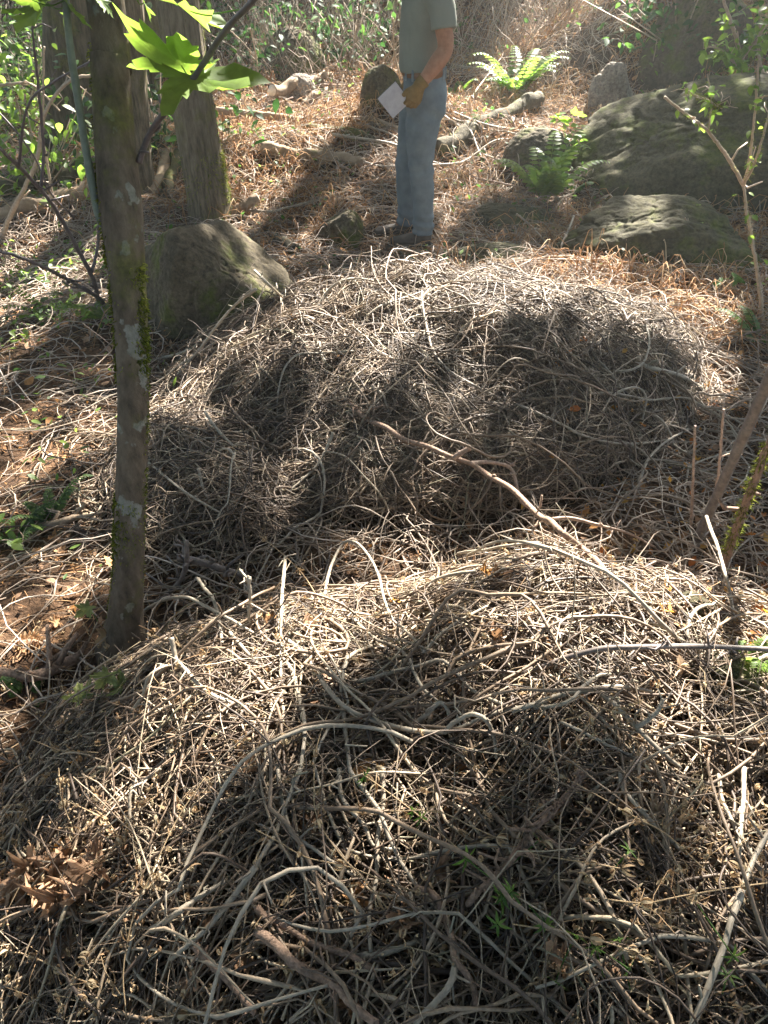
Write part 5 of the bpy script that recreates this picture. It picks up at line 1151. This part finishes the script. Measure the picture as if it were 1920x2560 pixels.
for u_, v_, d_ in ((392, 142, -.1), (450, 190, -.12), (385, 12, -.1), (98, 5, -.05), (150, 20, -.05)):      # the leaves near the trunk stand in sun
    q_ = fp(u_, v_, d_); t_ = (q_[2] - .3) / SUND[2]; SUNNY.append((q_[0] - SUND[0] * t_, q_[1] - SUND[1] * t_, .08, .08, 1.0))
for u_, v_, d_, r__ in ((520, 540, 4.15, .13), (470, 505, 4.2, .1), (460, 300, 5.45, .1), (455, 420, 5.45, .1), (1330, 200, 8.0, .2)):      # sunny flank of the wedge boulder, the leaning tree, the pale rock
    q_ = pt(u_, v_, d_); t_ = (q_[2] - .3) / SUND[2]; SUNNY.append((q_[0] - SUND[0] * t_, q_[1] - SUND[1] * t_, r__, r__, .9))
def shade(x, y):
    s = np.full(np.shape(x), .94); wob = fbm(x * 2.2, y * 2.2, 0, 3, 131)
    s = s - .62 * ss(.12, .26, fbm(x * 3.6 + 3, y * 3.6, 0, 3, 141))
    for cx, cy, rx, ry, val in SUNNY:
        d = .22 * wob + np.sqrt(((x - cx) / (rx + .09)) ** 2 + ((y - cy) / (ry + .09)) ** 2); s = np.minimum(s, .94 - val * .93 * (1 - ss(.85, 1.12, d)))
    a_, b_ = np.array([.25, 5.1]), np.array([-.42, 3.75]); ab = b_ - a_          # leaves added between the sun and the man to shade him
    t = np.clip(((x - a_[0]) * ab[0] + (y - a_[1]) * ab[1]) / (ab @ ab), 0, 1); dm = np.hypot(x - a_[0] - t * ab[0], y - a_[1] - t * ab[1])
    return np.maximum(s, .88 * (1 - ss(.14, .24, dm)))
def crowns():
    # two more trees stand to the right, outside the view, and carry part of the roof of leaves
    for nm, lb, b in (('maple_tree', 'wide tree to the right beyond the boulders', gz(7.5, 8.5)), ('maple_tree', 'tall tree on the slope above the right boulders', gz(3.05, 14.2))):
        tree(nm, lb, [b - [0, 0, .2], b + [0, .1, 1], b + [.1, .1, 3]], [.3, .26, .24], M['bark_grey'], 24, 60, 5, .06, .2, top=float(b[2]) + 8)
    tops = np.array([t[1] for t in TREES]); s = np.array(SUND)
    n = 19000; gxx = U(-7, 7.5, n); gyy = U(-1.8, 12.5, n); hh = U(5.5, 8.0, n)
    p = np.c_[gxx, gyy, np.full(n, .3)] + s * ((hh - .3) / s[2])[:, None]
    q = shade(gxx, gyy); inv = (np.abs(gxx) < .75 * gyy + 1.4) | (gyy < 3)
    k = (rng.random(n) < q ** 2.2 * .55) & inv; p = p[k]; 
    near = np.argmin(((p[:, None, :2] - tops[None, :, :2]) ** 2).sum(2) + 4 * (np.arange(len(tops)) == 0), 1)
    T = leaf_maple(3, .3, 2)
    for i, (root, tp, mat, c) in enumerate(TREES):
        cl = p[near == i]
        if not len(cl): continue
        m = 10; pos = np.repeat(cl, m, 0) + rng.normal(0, .11, (len(cl) * m, 3)); N = len(pos)
        V, F = scatter(*T, pos, rotm(U(0, 6.28, N), rng.normal(0, .45, N), rng.normal(0, .45, N)), U(.19, .29, N))
        tag(obj('crown', V, F, M['canopy'], root), kind='stuff')
        parts = []
        sel = cl[rng.permutation(len(cl))[:9]]
        for e in sel:
            h_ = c[int(rng.uniform(.62, .97) * (len(c) - 1))]; parts.append(limb(h_, e, .026, .2))
        V, F = join(parts); tag(obj('limbs', V, F, mat, root), kind='stuff')
crowns()
def woods():  # unseen leaves added overhead and behind, cutting the sky fill
    T = leaf_maple(3, .4, 6)
    n = 30000; a = U(math.pi * .62, math.pi * 2.40, n); r = U(9, 15, n)          # round the back and the sides, open up the slope
    x, y = np.sin(a) * r, np.cos(a) * r + 2; z = U(.2, 11, n)
    k = (fbm(x * .35, y * .35, z * .35, 3, 91) > -.22) & ((y < 2) | (np.abs(x) > .95 * y + 2)); s_ = np.array(SUND)
    tt = (z - .3) / s_[2]; g = np.c_[x - s_[0] * tt, y - s_[1] * tt]; vis = (np.abs(g[:, 0]) < .6 * np.abs(g[:, 1]) + 1.6) & (g[:, 1] > -.5) & (g[:, 1] < 11)
    k &= ~vis; x, y, z = x[k], y[k], z[k]
    n2 = 48000; gx_ = U(-9, 7, n2); gy_ = U(-17, -1.0, n2); h2 = U(8, 13, n2); s2 = np.c_[gx_, gy_, np.full(n2, .3)] + s_ * ((h2 - .3) / s_[2])[:, None]
    k2 = fbm(s2[:, 0] * .5, s2[:, 1] * .5, 0, 3, 95) > -.2; s2 = s2[k2]
    pos = np.vstack([np.c_[x, y, z], s2]); n = len(pos)
    V, F = scatter(*T, pos, rotm(U(0, 6.28, n), rng.normal(0, .7, n), rng.normal(0, .7, n)), U(.35, .6, n))
    tag(obj('sky_block_woods', V, F, M['canopy']), 'unseen leafy wood added round the clearing to block skylight', 'woods', kind='stuff')
woods()

# ------------------------------------------------------------------ thin volume added to imitate veiling lens glare
def glare_haze():
    V = [(x, y, z) for x in (-74, 74) for y in (-44, 114) for z in (-6, 24)]
    F = np.array([(0, 1, 3, 2), (4, 6, 7, 5), (0, 4, 5, 1), (2, 3, 7, 6), (0, 2, 6, 4), (1, 5, 7, 3)])
    m, N, L = new_mat('glare_haze'); p = N.new('ShaderNodeVolumePrincipled'); o = N.new('ShaderNodeOutputMaterial')
    p.inputs['Color'].default_value = (.9, .92, .88, 1); p.inputs['Density'].default_value = GLARE_HAZE; p.inputs['Anisotropy'].default_value = .55
    L.new(p.outputs[0], o.inputs['Volume'])
    tag(obj('glare_haze', V, F, m, smooth=False), kind='stuff')
GLARE_HAZE = .0036
glare_haze()
